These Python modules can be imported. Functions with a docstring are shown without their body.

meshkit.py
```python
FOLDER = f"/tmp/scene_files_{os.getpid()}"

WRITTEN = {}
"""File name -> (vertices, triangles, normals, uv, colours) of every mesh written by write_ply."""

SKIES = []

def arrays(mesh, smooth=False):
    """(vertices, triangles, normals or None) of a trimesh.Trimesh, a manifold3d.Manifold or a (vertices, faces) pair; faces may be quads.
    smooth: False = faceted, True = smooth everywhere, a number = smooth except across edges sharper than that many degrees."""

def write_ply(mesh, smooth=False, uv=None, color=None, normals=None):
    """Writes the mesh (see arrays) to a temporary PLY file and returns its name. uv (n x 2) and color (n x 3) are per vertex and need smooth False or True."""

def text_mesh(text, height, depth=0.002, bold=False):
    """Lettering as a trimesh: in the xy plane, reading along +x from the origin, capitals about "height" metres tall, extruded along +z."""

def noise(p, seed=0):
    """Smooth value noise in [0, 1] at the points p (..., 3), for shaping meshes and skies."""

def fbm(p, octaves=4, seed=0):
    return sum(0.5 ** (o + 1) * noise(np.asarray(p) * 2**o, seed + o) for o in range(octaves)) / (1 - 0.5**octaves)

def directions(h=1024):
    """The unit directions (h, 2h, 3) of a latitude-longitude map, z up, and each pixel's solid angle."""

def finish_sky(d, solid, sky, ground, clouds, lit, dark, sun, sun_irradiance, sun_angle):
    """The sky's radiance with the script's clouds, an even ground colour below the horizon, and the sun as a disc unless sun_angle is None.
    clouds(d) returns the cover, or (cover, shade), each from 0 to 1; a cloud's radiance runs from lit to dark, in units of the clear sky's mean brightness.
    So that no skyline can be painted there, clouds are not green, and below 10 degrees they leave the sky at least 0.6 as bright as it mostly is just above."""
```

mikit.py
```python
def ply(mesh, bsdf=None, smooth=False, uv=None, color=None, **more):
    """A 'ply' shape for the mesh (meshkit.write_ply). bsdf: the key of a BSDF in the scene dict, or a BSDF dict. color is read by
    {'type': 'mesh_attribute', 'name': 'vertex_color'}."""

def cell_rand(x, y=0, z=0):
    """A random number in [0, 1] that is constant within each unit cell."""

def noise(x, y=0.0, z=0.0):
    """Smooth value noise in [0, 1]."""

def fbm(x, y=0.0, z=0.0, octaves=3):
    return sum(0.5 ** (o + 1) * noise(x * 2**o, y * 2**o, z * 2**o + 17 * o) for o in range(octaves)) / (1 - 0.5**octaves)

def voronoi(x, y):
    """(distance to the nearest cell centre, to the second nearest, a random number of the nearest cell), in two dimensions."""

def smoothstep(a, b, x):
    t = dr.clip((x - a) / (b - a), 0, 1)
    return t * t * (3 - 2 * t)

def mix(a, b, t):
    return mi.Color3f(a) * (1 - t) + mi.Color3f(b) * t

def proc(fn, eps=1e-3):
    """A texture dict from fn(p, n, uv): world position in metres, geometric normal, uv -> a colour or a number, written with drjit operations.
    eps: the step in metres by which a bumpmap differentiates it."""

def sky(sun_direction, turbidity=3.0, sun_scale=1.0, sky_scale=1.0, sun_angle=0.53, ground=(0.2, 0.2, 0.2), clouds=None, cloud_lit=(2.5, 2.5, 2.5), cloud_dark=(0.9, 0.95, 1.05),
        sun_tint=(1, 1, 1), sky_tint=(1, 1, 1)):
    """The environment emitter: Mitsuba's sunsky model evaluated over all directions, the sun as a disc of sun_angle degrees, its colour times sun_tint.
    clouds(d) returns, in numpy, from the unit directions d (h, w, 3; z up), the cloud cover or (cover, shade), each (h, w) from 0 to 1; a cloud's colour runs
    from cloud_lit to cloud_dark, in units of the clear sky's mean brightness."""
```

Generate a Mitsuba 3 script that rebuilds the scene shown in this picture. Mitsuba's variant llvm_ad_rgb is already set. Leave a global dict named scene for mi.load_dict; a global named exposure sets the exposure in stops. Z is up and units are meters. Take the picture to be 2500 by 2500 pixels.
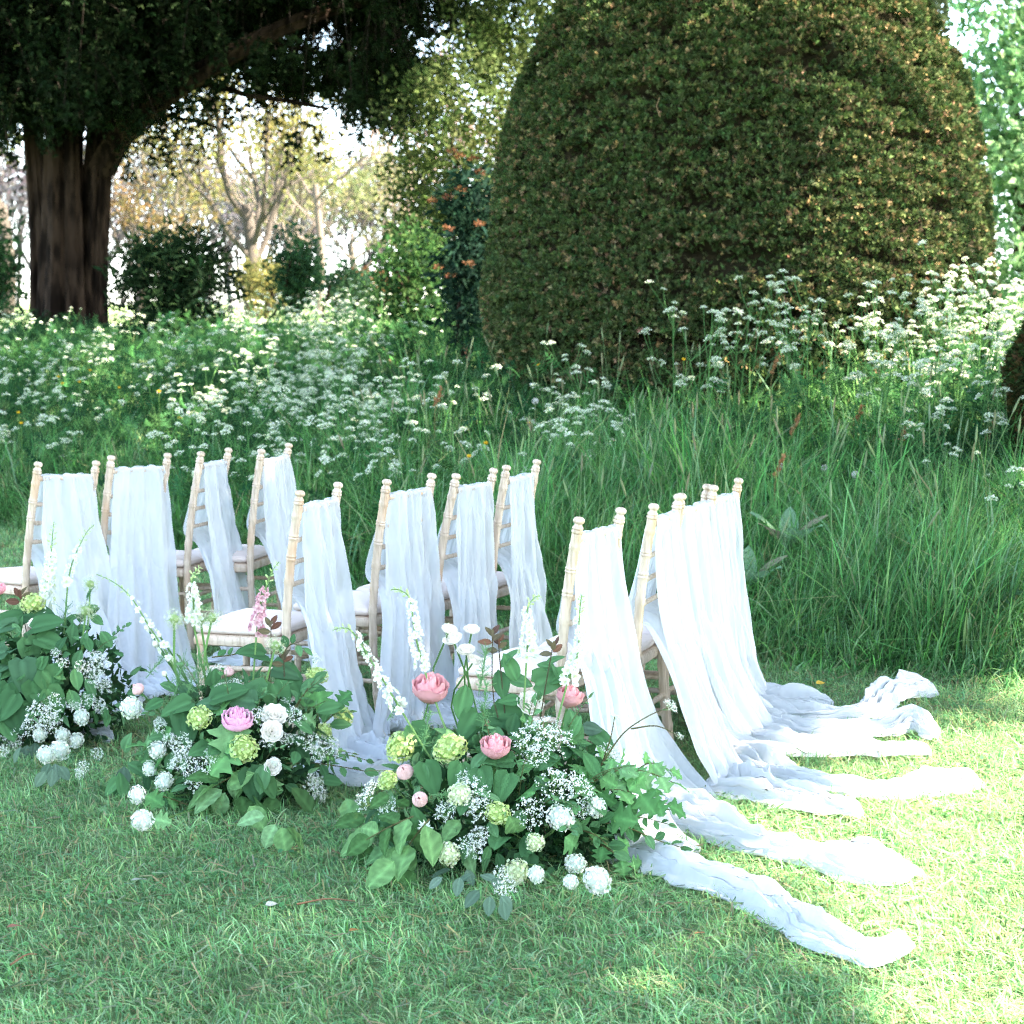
import math
import numpy as np
import mitsuba as mi
import drjit as dr
import mikit
import meshkit

scene, labels = {}, {}
rng = np.random.default_rng(7)
TF = mi.ScalarTransform4f

# ---------------------------------------------------------------- camera, sky, exposure
FPX = 4700.0                       # focal length in pixels of the 2500 px photograph
CAM = np.array([0.0, 0.0, 1.58])
PITCH = math.atan((1250 - 740) / FPX)
FWD = np.array([0, math.cos(PITCH), -math.sin(PITCH)])
scene['camera'] = {
    'type': 'thinlens', 'fov': 2 * math.degrees(math.atan(1250 / FPX)), 'fov_axis': 'x',
    'near_clip': 0.1, 'far_clip': 600.0, 'aperture_radius': 0.0055, 'focus_distance': 5.9,
    'to_world': TF().look_at(origin=CAM.tolist(), target=(CAM + FWD).tolist(), up=[0, 0, 1]),
}
SUN = np.array([0.68, -0.20, 0.70])
SUN = SUN / np.linalg.norm(SUN)


def thin_cloud(d):
    n = meshkit.fbm(d * np.array([2.2, 2.2, 4.0]) + 3.1, 5, 3)
    cover = np.clip((n - 0.50) / 0.25, 0, 1)
    return cover * 0.85, np.clip((n - 0.6) * 1.4, 0, 0.5)


scene['sky'] = mikit.sky(SUN.tolist(), turbidity=3.0, sun_scale=0.95, sky_scale=1.04, sun_angle=0.6, clouds=thin_cloud,
                         cloud_lit=(1.4, 1.42, 1.48), cloud_dark=(0.95, 1.0, 1.1), sun_tint=(0.93, 0.98, 1.10), sky_tint=(1.25, 1.05, 0.85))
exposure = 5.22


# ---------------------------------------------------------------- helpers
T_HALF = 1250 / FPX
UPV = np.array([0, math.sin(PITCH), math.cos(PITCH)])


def ray(u, v):
    return FWD + np.array([1.0, 0, 0]) * ((u - 966) / 966 * T_HALF) - UPV * ((v - 966) / 966 * T_HALF)


def on_ground(u, v, z=0.0):
    d = ray(u, v)
    return CAM + d * ((z - CAM[2]) / d[2])


def at(u, v, y):
    d = ray(u, v)
    return CAM + d * (y / d[1])


def unit(a):
    a = np.asarray(a, float)
    return a / np.maximum(np.linalg.norm(a, axis=-1, keepdims=True), 1e-12)


def free_key(name):
    if name not in labels and name not in scene and not any(k.startswith(name + '__') for k in scene):
        return name
    i = 1
    while f'{name}_{i:03d}' in labels or f'{name}_{i:03d}' in scene:
        i += 1
    return f'{name}_{i:03d}'


_count = {}


def part_key(parent, name):
    base = parent + '__' + name
    n = _count.get(base, 0)
    _count[base] = n + 1
    return base if n == 0 else f'{base}_{n:03d}'


def thing(name, label, category, group=None):
    key = free_key(name)
    labels[key] = {'label': label, 'category': category}
    if group:
        labels[key]['group'] = group
    return key


def tint_uv(c):
    """Each vertex's own colour as a uv pair: u = its hue packed in 3 x 6 bits, v = its brightness (one hue per leaf or petal)."""
    b = np.maximum(c.max(1), 1e-4)
    q = np.round(np.clip(c / b[:, None], 0, 1) * 63 + 1e-3)
    return np.stack([q[:, 0] * 4096 + q[:, 1] * 64 + q[:, 2], np.minimum(b, 0.95)], -1)


def tint_of(p, n, uv):
    k = dr.round(uv.x)
    r = dr.floor(k / 4096)
    g = dr.floor((k - r * 4096) / 64)
    return mi.Color3f(r, g, k - r * 4096 - g * 64) * (dr.clip(uv.y, 0, 0.95) / 63)


def mesh_dict(m, bsdf, smooth=True):
    """m = (vertices, faces) or (vertices, faces, colours)."""
    if len(m) == 3:
        return mikit.ply((m[0], m[1]), bsdf, smooth=bool(smooth), uv=tint_uv(np.asarray(m[2], float)))
    return mikit.ply((m[0], m[1]), bsdf, smooth=smooth)


def add(key, m, bsdf, smooth=True, kind=None, label=None):
    scene[key] = mesh_dict(m, bsdf, smooth) if not isinstance(m, dict) else m
    if kind or label:
        labels.setdefault(key, {})
        if kind:
            labels[key]['kind'] = kind
        if label:
            labels[key]['label'] = label
    return key


def part(parent, name, m, bsdf=None, smooth=True, to_world=None, kind=None, label=None):
    key = part_key(parent, name)
    d = dict(m) if isinstance(m, dict) else mesh_dict(m, bsdf, smooth)
    if to_world is not None:
        d['to_world'] = TF(np.asarray(to_world).tolist())
    return add(key, d, bsdf, kind=kind, label=label)


def join(ms):
    ms = [m for m in ms if m is not None and len(m[0])]
    at_, vs, fs, cs = 0, [], [], []
    for m in ms:
        vs.append(m[0]); fs.append(np.asarray(m[1]) + at_); at_ += len(m[0])
        if len(m) > 2:
            cs.append(m[2])
    return (np.vstack(vs), np.vstack(fs), np.vstack(cs)) if cs else (np.vstack(vs), np.vstack(fs))


def frames(d, roll):
    """Rotations (n, 3, 3) whose third column is the unit direction d, turned by roll about it."""
    d = unit(d)
    h = np.where(np.abs(d[:, 2:3]) < 0.95, np.array([[0, 0, 1.0]]), np.array([[1.0, 0, 0]]))
    a = unit(np.cross(h, d))
    b = np.cross(d, a)
    c, s = np.cos(roll)[:, None], np.sin(roll)[:, None]
    return np.stack([a * c + b * s, -a * s + b * c, d], -1)


def scatter(t, pos, mats, scale, col):
    """Copies of the template t = (v, f, shade or colours) as one mesh."""
    n, k = len(pos), len(t[0])
    scale = np.asarray(scale, float)
    tv = t[0][None] * (scale[:, None, None] if scale.ndim == 1 else scale[:, None, :])
    v = np.einsum('nij,nkj->nki', mats, tv) + pos[:, None]
    f = (t[1][None] + (np.arange(n) * k)[:, None, None]).reshape(-1, 3)
    sh = np.asarray(t[2], float)
    sh = sh[None, :, None] if sh.ndim == 1 else sh[None]
    c = np.broadcast_to(col[:, None, :] * sh, (n, k, 3))
    return v.reshape(-1, 3), f, c.reshape(-1, 3)


def mat4(pos, m3, s=1.0):
    m = np.eye(4)
    m[:3, :3] = np.asarray(m3) * s
    m[:3, 3] = pos
    return m


def frame1(d, roll=0.0):
    return frames(np.asarray(d, float)[None], np.array([roll]))[0]


def spline(pts, n):
    """Catmull-Rom through the rows of pts (any number of columns)."""
    p = np.asarray(pts, float)
    p = np.vstack([2 * p[0] - p[1], p, 2 * p[-1] - p[-2]])
    t = np.linspace(0, len(p) - 3 - 1e-9, n)
    i = t.astype(int)
    t = (t - i)[:, None]
    a, b, c, d = p[i], p[i + 1], p[i + 2], p[i + 3]
    return 0.5 * (2 * b + (c - a) * t + (2 * a - 5 * b + 4 * c - d) * t ** 2 + (3 * b - 3 * c + d - a) * t ** 3)


def tube(p, r, sides=8, cap=True, flute=None):
    p = np.asarray(p, float)
    r = np.broadcast_to(np.asarray(r, float), (len(p),))
    t = unit(np.gradient(p, axis=0))
    ref = np.array([0, 1.0, 0]) if abs(unit(p[-1] - p[0])[2]) > 0.8 else np.array([0, 0, 1.0])
    a = unit(np.cross(t, ref))
    b = np.cross(t, a)
    ang = np.arange(sides) * 2 * np.pi / sides
    rr = r[:, None] * (1 if flute is None else flute(np.linspace(0, 1, len(p))[:, None], ang[None]))
    v = p[:, None] + rr[..., None] * (np.cos(ang)[None, :, None] * a[:, None] + np.sin(ang)[None, :, None] * b[:, None])
    n = len(p)
    i, j = np.meshgrid(np.arange(n - 1), np.arange(sides), indexing='ij')
    q = np.stack([i * sides + j, (i + 1) * sides + j, (i + 1) * sides + (j + 1) % sides, i * sides + (j + 1) % sides], -1).reshape(-1, 4)
    f = np.vstack([q[:, [0, 2, 1]], q[:, [0, 3, 2]]])
    v = v.reshape(-1, 3)
    if cap:
        v = np.vstack([v, p[:1], p[-1:]])
        jj = np.arange(sides)
        f = np.vstack([f, np.stack([jj * 0 + len(v) - 2, (jj + 1) % sides, jj], 1), np.stack([jj * 0 + len(v) - 1, (n - 1) * sides + jj, (n - 1) * sides + (jj + 1) % sides], 1)])
    return v, f


def coloured(m, c):
    return m[0], m[1], np.broadcast_to(np.asarray(c, float), (len(m[0]), 3)).copy()


def rand_dirs(n, g=None):
    return unit((g or rng).normal(size=(n, 3)))


def palette(cols, n, jitter=0.12, g=None):
    g = g or rng
    c = np.asarray(cols, float)[g.integers(0, len(cols), n)]
    return np.clip(c * (1 + jitter * g.normal(size=(n, 1))) * (1 + 0.4 * jitter * g.normal(size=(n, 3))), 0.003, 0.95)


# ---------------------------------------------------------------- materials
VC = mikit.proc(tint_of)
scene['leaf_mat'] = {'type': 'principledthin', 'base_color': VC, 'roughness': 0.5, 'diff_trans': 0.9, 'eta': 1.33}
scene['needle_mat'] = {'type': 'principledthin', 'base_color': VC, 'roughness': 0.7, 'diff_trans': 0.25, 'eta': 1.08}
scene['blade_mat'] = {'type': 'principledthin', 'base_color': VC, 'roughness': 0.7, 'diff_trans': 0.9, 'eta': 1.18}
scene['petal_mat'] = {'type': 'principledthin', 'base_color': VC, 'roughness': 0.8, 'diff_trans': 0.8, 'eta': 1.25}
scene['matt_mat'] = {'type': 'twosided', 'bsdf': {'type': 'principled', 'base_color': VC, 'roughness': 0.85, 'specular': 0.2}}


def bark_colour(p, n, uv):
    g = mikit.fbm(p.x * 15, p.y * 15, p.z * 2.6, 4)
    h = mikit.noise(p.x * 3, p.y * 3, p.z * 0.8)
    c = mikit.mix([0.009, 0.006, 0.005], [0.048, 0.031, 0.023], mikit.smoothstep(0.35, 0.72, g))
    return mikit.mix(c, [0.06, 0.038, 0.028], mikit.smoothstep(0.62, 0.8, h) * 0.6)


scene['bark_mat'] = {'type': 'twosided', 'bsdf': {'type': 'bumpmap', 'bump': mikit.proc(lambda p, n, uv: mikit.fbm(p.x * 14, p.y * 14, p.z * 2.5, 3), 5e-3), 'scale': 0.05,
                                                  'bsdf': {'type': 'principled', 'base_color': mikit.proc(bark_colour), 'roughness': 0.95, 'specular': 0.05}}}


def soil_colour(p, n, uv):
    a = mikit.fbm(p.x * 2.3, p.y * 2.3, 0, 4)
    b = mikit.fbm(p.x * 40, p.y * 40, 0, 3)
    c = mikit.mix([0.075, 0.125, 0.05], [0.13, 0.175, 0.08], a)
    return mikit.mix(c, [0.10, 0.085, 0.05], mikit.smoothstep(0.55, 0.8, b) * 0.5)


scene['turf_mat'] = {'type': 'twosided', 'bsdf': {'type': 'principled', 'base_color': mikit.proc(soil_colour), 'roughness': 0.95, 'specular': 0.1}}


def wood_colour(p, n, uv):
    g = mikit.fbm(p.x * 130, p.y * 130, p.z * 9, 3)
    k = mikit.noise(p.x * 22, p.y * 22, p.z * 6)
    c = mikit.mix([0.57, 0.455, 0.355], [0.43, 0.325, 0.24], mikit.smoothstep(0.35, 0.7, g))
    return mikit.mix(c, [0.50, 0.31, 0.185], mikit.smoothstep(0.66, 0.85, k) * 0.6)


scene['wood_mat'] = {'type': 'twosided', 'bsdf': {'type': 'principled', 'base_color': mikit.proc(wood_colour), 'roughness': 0.45, 'specular': 0.4}}
scene['cushion_mat'] = {'type': 'twosided', 'bsdf': {'type': 'principled', 'base_color': mikit.proc(
    lambda p, n, uv: mikit.mix([0.62, 0.51, 0.46], [0.68, 0.57, 0.52], mikit.fbm(p.x * 300, p.y * 300, p.z * 300, 2))), 'roughness': 0.8, 'sheen': 0.3}}


def cloth_colour(p, n, uv):
    a = mikit.fbm(p.x * 90, p.y * 90, p.z * 14, 3)
    return mikit.mix([0.62, 0.645, 0.675], [0.70, 0.72, 0.745], a)


scene['cloth_mat'] = {'type': 'mask', 'opacity': mikit.proc(lambda p, n, uv: 0.80 + 0.16 * mikit.noise(p.x * 60, p.y * 60, p.z * 9)),
                      'bsdf': {'type': 'bumpmap', 'bump': mikit.proc(lambda p, n, uv: mikit.fbm(p.x * 55, p.y * 55, p.z * 6, 3), 3e-3), 'scale': 0.006,
                               'nested': {'type': 'principledthin', 'base_color': mikit.proc(cloth_colour), 'roughness': 0.85, 'diff_trans': 0.75, 'eta': 1.2}}}
# ================================================================ the land
EDGE = np.array([[-30, 22.0], [-8, 16.5], [-4.5, 14.3], [-3.6, 13.4], [-0.82, 10.3], [0.4, 8.9], [1.22, 8.2], [2.11, 7.85], [3.2, 7.6], [8, 7.0], [30, 5.0]])


def edge_y(x):
    return np.interp(x, EDGE[:, 0], EDGE[:, 1])


def land(x, y):
    """Height of the ground: a flat lawn, then a meadow bank."""
    x, y = np.asarray(x, float), np.asarray(y, float)
    d = np.maximum(y - edge_y(x), 0) * 0.85
    h = 0.105 * np.minimum(d, 8) + 0.045 * np.clip(d - 8, 0, 9)
    h = h * (1 - np.exp(-d * 1.2))
    h = h + np.clip((x - 1.5) * 0.06, 0, 0.35) * np.clip(d / 4, 0, 1)
    bump = (meshkit.fbm(np.stack([x * 0.8, y * 0.8, 0 * x], -1), 3, 5) - 0.5)
    return h + bump * 0.22 * np.clip(d / 2, 0, 1)


def sheet(xs, ys, keep):
    X, Y = np.meshgrid(xs, ys, indexing='ij')
    v = np.stack([X, Y, land(X, Y)], -1).reshape(-1, 3)
    ny = len(ys)
    i, j = np.meshgrid(np.arange(len(xs) - 1), np.arange(ny - 1), indexing='ij')
    q = np.stack([i * ny + j, (i + 1) * ny + j, (i + 1) * ny + j + 1, i * ny + j + 1], -1).reshape(-1, 4)
    c = v[q].mean(1)
    q = q[keep(c[:, 0], c[:, 1])]
    used, inv = np.unique(q, return_inverse=True)
    q = inv.reshape(q.shape)
    return v[used], np.vstack([q[:, :3], q[:, [0, 2, 3]]])


gx = np.unique(np.concatenate([np.linspace(-10, 10, 101), np.linspace(-60, 60, 41), [-400, -200, -110, 110, 200, 400]]))
gy = np.unique(np.concatenate([np.linspace(-6, 20, 131), np.linspace(20, 60, 41), [-300, -100, -30, -12, 80, 120, 200, 400, 550]]))
add('lawn', sheet(gx, gy, lambda x, y: y < edge_y(x) + 0.15), 'turf_mat', kind='structure', label='mown green lawn under the chairs')
add('meadow', sheet(gx, gy, lambda x, y: y >= edge_y(x) + 0.15), 'turf_mat', kind='structure', label='gently rising meadow bank behind the chairs')


# ---------------------------------------------------------------- grass
def blade_mesh(pos, height, width, lean, yaw, col, segs=3, tip_fade=1.25):
    """Arching blades: segs quads closing in a point."""
    n = len(pos)
    t = np.linspace(0, 1, segs + 1)
    d = np.stack([np.cos(yaw), np.sin(yaw), 0 * yaw], -1)
    side = np.stack([-np.sin(yaw), np.cos(yaw), 0 * yaw], -1)
    tw = rng.normal(0, 0.6, n)
    side = side * np.cos(tw)[:, None] + d * np.sin(tw)[:, None]
    c = pos[:, None] + d[:, None] * (lean * height)[:, None, None] * (t ** 2)[None, :, None] + np.array([0, 0, 1.0]) * (height[:, None] * (t * (1 - 0.32 * np.clip(lean, 0, 2.2)[:, None] * t)))[..., None]
    w = width[:, None] * np.array([0.75, 1.0, 0.8, 0.5][:segs] if segs > 2 else [1.0, 0.75])[None]
    left, right = c[:, :segs] - side[:, None] * w[..., None] / 2, c[:, :segs] + side[:, None] * w[..., None] / 2
    v = np.concatenate([np.stack([left, right], 2).reshape(n, 2 * segs, 3), c[:, -1:]], 1)
    k = 2 * segs + 1
    f = []
    for s in range(segs - 1):
        a = 2 * s
        f += [[a, a + 1, a + 3], [a, a + 3, a + 2]]
    f.append([2 * segs - 2, 2 * segs - 1, 2 * segs])
    f = (np.array(f)[None] + (np.arange(n) * k)[:, None, None]).reshape(-1, 3)
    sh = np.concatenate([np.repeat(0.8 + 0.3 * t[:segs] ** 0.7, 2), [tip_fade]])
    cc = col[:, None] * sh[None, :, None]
    return v.reshape(-1, 3), f, cc.reshape(-1, 3)


def in_view(x, y, margin):
    return np.abs(x) < (y * T_HALF * 1.0 + margin)


def lawn_points(n, y0, y1, margin):
    y = rng.uniform(y0, y1, n * 3)
    x = rng.uniform(-1, 1, n * 3) * (y1 * T_HALF + margin)
    ok = in_view(x, y, margin) & (y < edge_y(x) + 0.35)
    x, y = x[ok][:n], y[ok][:n]
    return np.stack([x, y, land(x, y)], -1)


LAWN_COLS = [(0.18, 0.377, 0.146), (0.214, 0.419, 0.165), (0.259, 0.452, 0.197), (0.151, 0.319, 0.14), (0.324, 0.489, 0.26), (0.367, 0.484, 0.228)]
STRAW = [(0.42, 0.38, 0.20), (0.34, 0.27, 0.15), (0.30, 0.36, 0.19)]
ms = []
for n, y0, y1, hs, ws, sg in ((88000, 3.3, 6.0, 1.0, 0.0044, 3), (84000, 5.8, 8.6, 1.05, 0.0052, 2), (46000, 8.4, 14.6, 1.1, 0.008, 2)):
    p = lawn_points(n, y0, y1, 1.0)
    n = len(p)
    q = meshkit.fbm(p * np.array([1.6, 1.6, 0]) + 9, 3, 11)
    tuft = meshkit.noise(p * np.array([14, 14, 0]), 31)
    h = (0.026 + 0.034 * rng.random(n) ** 1.3) * hs * (0.45 + 0.55 * q + 0.65 * tuft)
    yaw = rng.uniform(0, 2 * np.pi, n) * 0.75 + 3.0 * tuft
    col = palette(LAWN_COLS, n, 0.16)
    straw = rng.random(n) < 0.075 + 0.22 * np.clip(q - 0.55, 0, 1)
    col[straw] = palette(STRAW, int(straw.sum()), 0.2)
    col *= (0.55 + 0.5 * meshkit.noise(p * np.array([3, 3, 0]), 4) + 0.4 * tuft)[:, None]
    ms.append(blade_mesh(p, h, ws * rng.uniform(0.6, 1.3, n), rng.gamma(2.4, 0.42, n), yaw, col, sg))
# loose clippings lying on the turf
p = lawn_points(13000, 3.8, 8.0, 0.3)
p[:, 2] += 0.022 + 0.012 * rng.random(len(p))
n = len(p)
clip_t = (np.array([[-0.5, -0.05, 0], [0.5, -0.04, 0.02], [0.5, 0.04, 0.02], [-0.5, 0.05, 0]]), np.array([[0, 1, 2], [0, 2, 3]]), np.ones(4))
ms.append(scatter(clip_t, p, frames(np.array([0, 0, 1.0]) + 0.35 * rng.normal(size=(n, 3)), rng.uniform(0, 6.3, n)), rng.uniform(0.025, 0.055, n),
                  palette([(0.22, 0.28, 0.16), (0.17, 0.25, 0.12), (0.28, 0.25, 0.14), (0.10, 0.19, 0.08)], n, 0.2)))
# clover and daisy leaves in patches
p = lawn_points(16000, 3.8, 8.5, 0.3)
p = p[meshkit.fbm(p * np.array([2.6, 2.6, 0]) + 31, 3, 61) > 0.56]
n = len(p)
p[:, 2] += rng.uniform(0.012, 0.034, n)
disc = (np.array([[0, 0, 0], [0.5, 0, .05], [.25, .43, .05], [-.25, .43, .05], [-.5, 0, .05], [-.25, -.43, .05], [.25, -.43, .05]]), np.array([[0, i, i % 6 + 1] for i in range(1, 7)]), np.array([.8] + [1.] * 6))
ms.append(scatter(disc, p, frames(np.array([0, 0, 1.0]) + 0.35 * rng.normal(size=(n, 3)), rng.uniform(0, 6, n)), rng.uniform(0.009, 0.018, n), palette([(0.13, 0.30, 0.12), (0.16, 0.34, 0.15), (0.11, 0.25, 0.11)], n, 0.15)))
add('lawn_grass', join(ms), 'blade_mat', smooth=False, kind='stuff', label='short mown grass of the lawn with pale clippings')

# long grass on the bank
ms = []
LONG_COLS = [(0.0827, 0.225, 0.0722), (0.101, 0.26, 0.0754), (0.122, 0.285, 0.0903), (0.0661, 0.181, 0.0613), (0.166, 0.32, 0.112)]
for n, d0, d1, x0, x1, hh, ww in ((36000, -0.12, 1.6, -0.6, 4.2, 0.50, 0.0075), (26000, 1.2, 3.4, -1.5, 4.5, 0.58, 0.009), (15000, 3.2, 8.0, -1.0, 6.0, 0.56, 0.011), (16000, -0.1, 2.2, -5.5, -0.4, 0.42, 0.010), (16000, 2.0, 13, -8.0, -0.5, 0.36, 0.012)):
    per = 26
    cx = rng.uniform(x0, x1, n // per)
    cy = edge_y(cx) + rng.uniform(d0, d1, n // per)
    big = rng.uniform(0.6, 1.25, n // per) * (0.55 + 0.9 * meshkit.fbm(np.stack([cx, cy, 0 * cx], -1) * 1.7, 3, 8))
    tone = palette(LONG_COLS, n // per, 0.22)
    rep = lambda q: np.repeat(q, per, 0)
    off = rng.normal(0, 0.055, (n // per * per, 2)) + (rng.random((n // per * per, 1)) < 0.25) * rng.normal(0, 0.16, (n // per * per, 2))
    x, y, big, tone = rep(cx) + off[:, 0], rep(cy) + off[:, 1], rep(big), rep(tone)
    ok = in_view(x, y, 0.7) & (y > edge_y(x) - 0.2)
    x, y, big, tone, off = x[ok], y[ok], big[ok], tone[ok], off[ok]
    n = len(x)
    p = np.stack([x, y, land(x, y)], -1)
    ramp = np.clip((y - edge_y(x) + 0.15) / 0.7, 0.16, 1)
    h = hh * ramp * (0.4 + 0.75 * rng.random(n)) * big
    wind = 2.6 + 5.0 * meshkit.noise(p * np.array([1.1, 1.1, 0]), 14)
    yaw = np.where(rng.random(n) < 0.55, np.arctan2(off[:, 1], off[:, 0]), wind) + rng.normal(0, 0.7, n)
    col = tone * (1 + 0.14 * rng.normal(size=(n, 1)))
    light = rng.random(n) < 0.14
    col[light] = palette([(0.20, 0.36, 0.19), (0.25, 0.38, 0.20)], int(light.sum()), 0.15)
    straw = rng.random(n) < 0.045
    col[straw] = palette([(0.34, 0.33, 0.17), (0.26, 0.31, 0.15)], int(straw.sum()), 0.15)
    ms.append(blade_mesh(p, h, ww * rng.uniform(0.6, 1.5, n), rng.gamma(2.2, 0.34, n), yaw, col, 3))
# flowering stalks above the long grass
n = 200
x = rng.uniform(-0.9, 4.4, n)
y = edge_y(x) + rng.uniform(0.3, 6.0, n)
ok = in_view(x, y, 0.3)
x, y = x[ok], y[ok]
n = len(x)
p = np.stack([x, y, land(x, y)], -1)
for k in range(n):
    h = rng.uniform(0.5, 0.85)
    e = p[k] + np.array([rng.normal(0, 0.13), rng.normal(0, 0.1), h])
    ln = spline([p[k], (p[k] + e) / 2 + [0, 0, 0.06], e], 8)
    ms.append(coloured(tube(ln, 0.0019, 3, cap=False), (0.21, 0.30, 0.14)))
    d = unit(ln[-1] - ln[-2])
    ms.append(coloured(tube(np.array([e, e + d * 0.03, e + d * 0.07, e + d * 0.10]), [0.002, 0.006, 0.005, 0.001], 4), palette([(0.26, 0.32, 0.17), (0.24, 0.31, 0.18), (0.27, 0.26, 0.16)], 1, 0.1)[0]))
add('long_grass', join(ms), 'blade_mat', smooth=False, kind='stuff', label='long uncut grass along the edge of the bank')

# leafy undergrowth: ferny leaves of the wild plants
fern = []
for k in range(5):
    y = 0.15 + 0.17 * k
    w = 0.42 * (1 - 0.7 * k / 5)
    for s in (-1, 1):
        fern.append([[0, y - 0.03, 0], [s * w, y + 0.16, 0.05], [0, y + 0.10, 0]])
fern.append([[-0.08, 0.86, 0], [0, 1.1, -0.06], [0.08, 0.86, 0]])
fv = np.array(fern).reshape(-1, 3)
fv[:, 2] += -0.35 * (fv[:, 1] - 0.4) ** 2
ff = np.arange(len(fv)).reshape(-1, 3)
FERN = (fv, ff, np.ones(len(fv)))
n = 30000
x = rng.uniform(-8.5, 7, n)
y = edge_y(x) + 0.5 + rng.uniform(0, 1, n) ** 0.8 * 12.5
right_keep = rng.random(n) < np.where((x > -0.3) & (y < edge_y(x) + 3.0), 0.16, 1.0)
ok = in_view(x, y, 0.8) & right_keep
x, y = x[ok], y[ok]
n = len(x)
z = land(x, y)
lift = rng.uniform(0.0, 0.36, n) * (0.6 + 0.8 * meshkit.fbm(np.stack([x, y, 0 * x], -1) * 1.1, 2, 3))
lift = lift * (0.35 + 1.3 * meshkit.noise(np.stack([x * 2.2, y * 2.2, 0 * x], -1), 71))
p = np.stack([x, y, z + lift], -1)
az = rng.uniform(0, 2 * np.pi, n)
up = unit(np.stack([np.cos(az) * 0.9, np.sin(az) * 0.9, rng.uniform(0.1, 1.1, n)], -1))
m = frames(up, rng.uniform(0, 6.3, n))
m = np.stack([m[..., 0], m[..., 2], -m[..., 1]], -1)        # the fern lies along its y axis
add('undergrowth', scatter(FERN, p, m, rng.uniform(0.08, 0.19, n), palette([(0.0312, 0.0918, 0.0333), (0.0417, 0.108, 0.0375), (0.0499, 0.121, 0.0438), (0.0229, 0.0754, 0.0333)], n, 0.18)), 'leaf_mat', smooth=False,
    kind='stuff', label='ferny green leaves covering the meadow bank')
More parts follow.
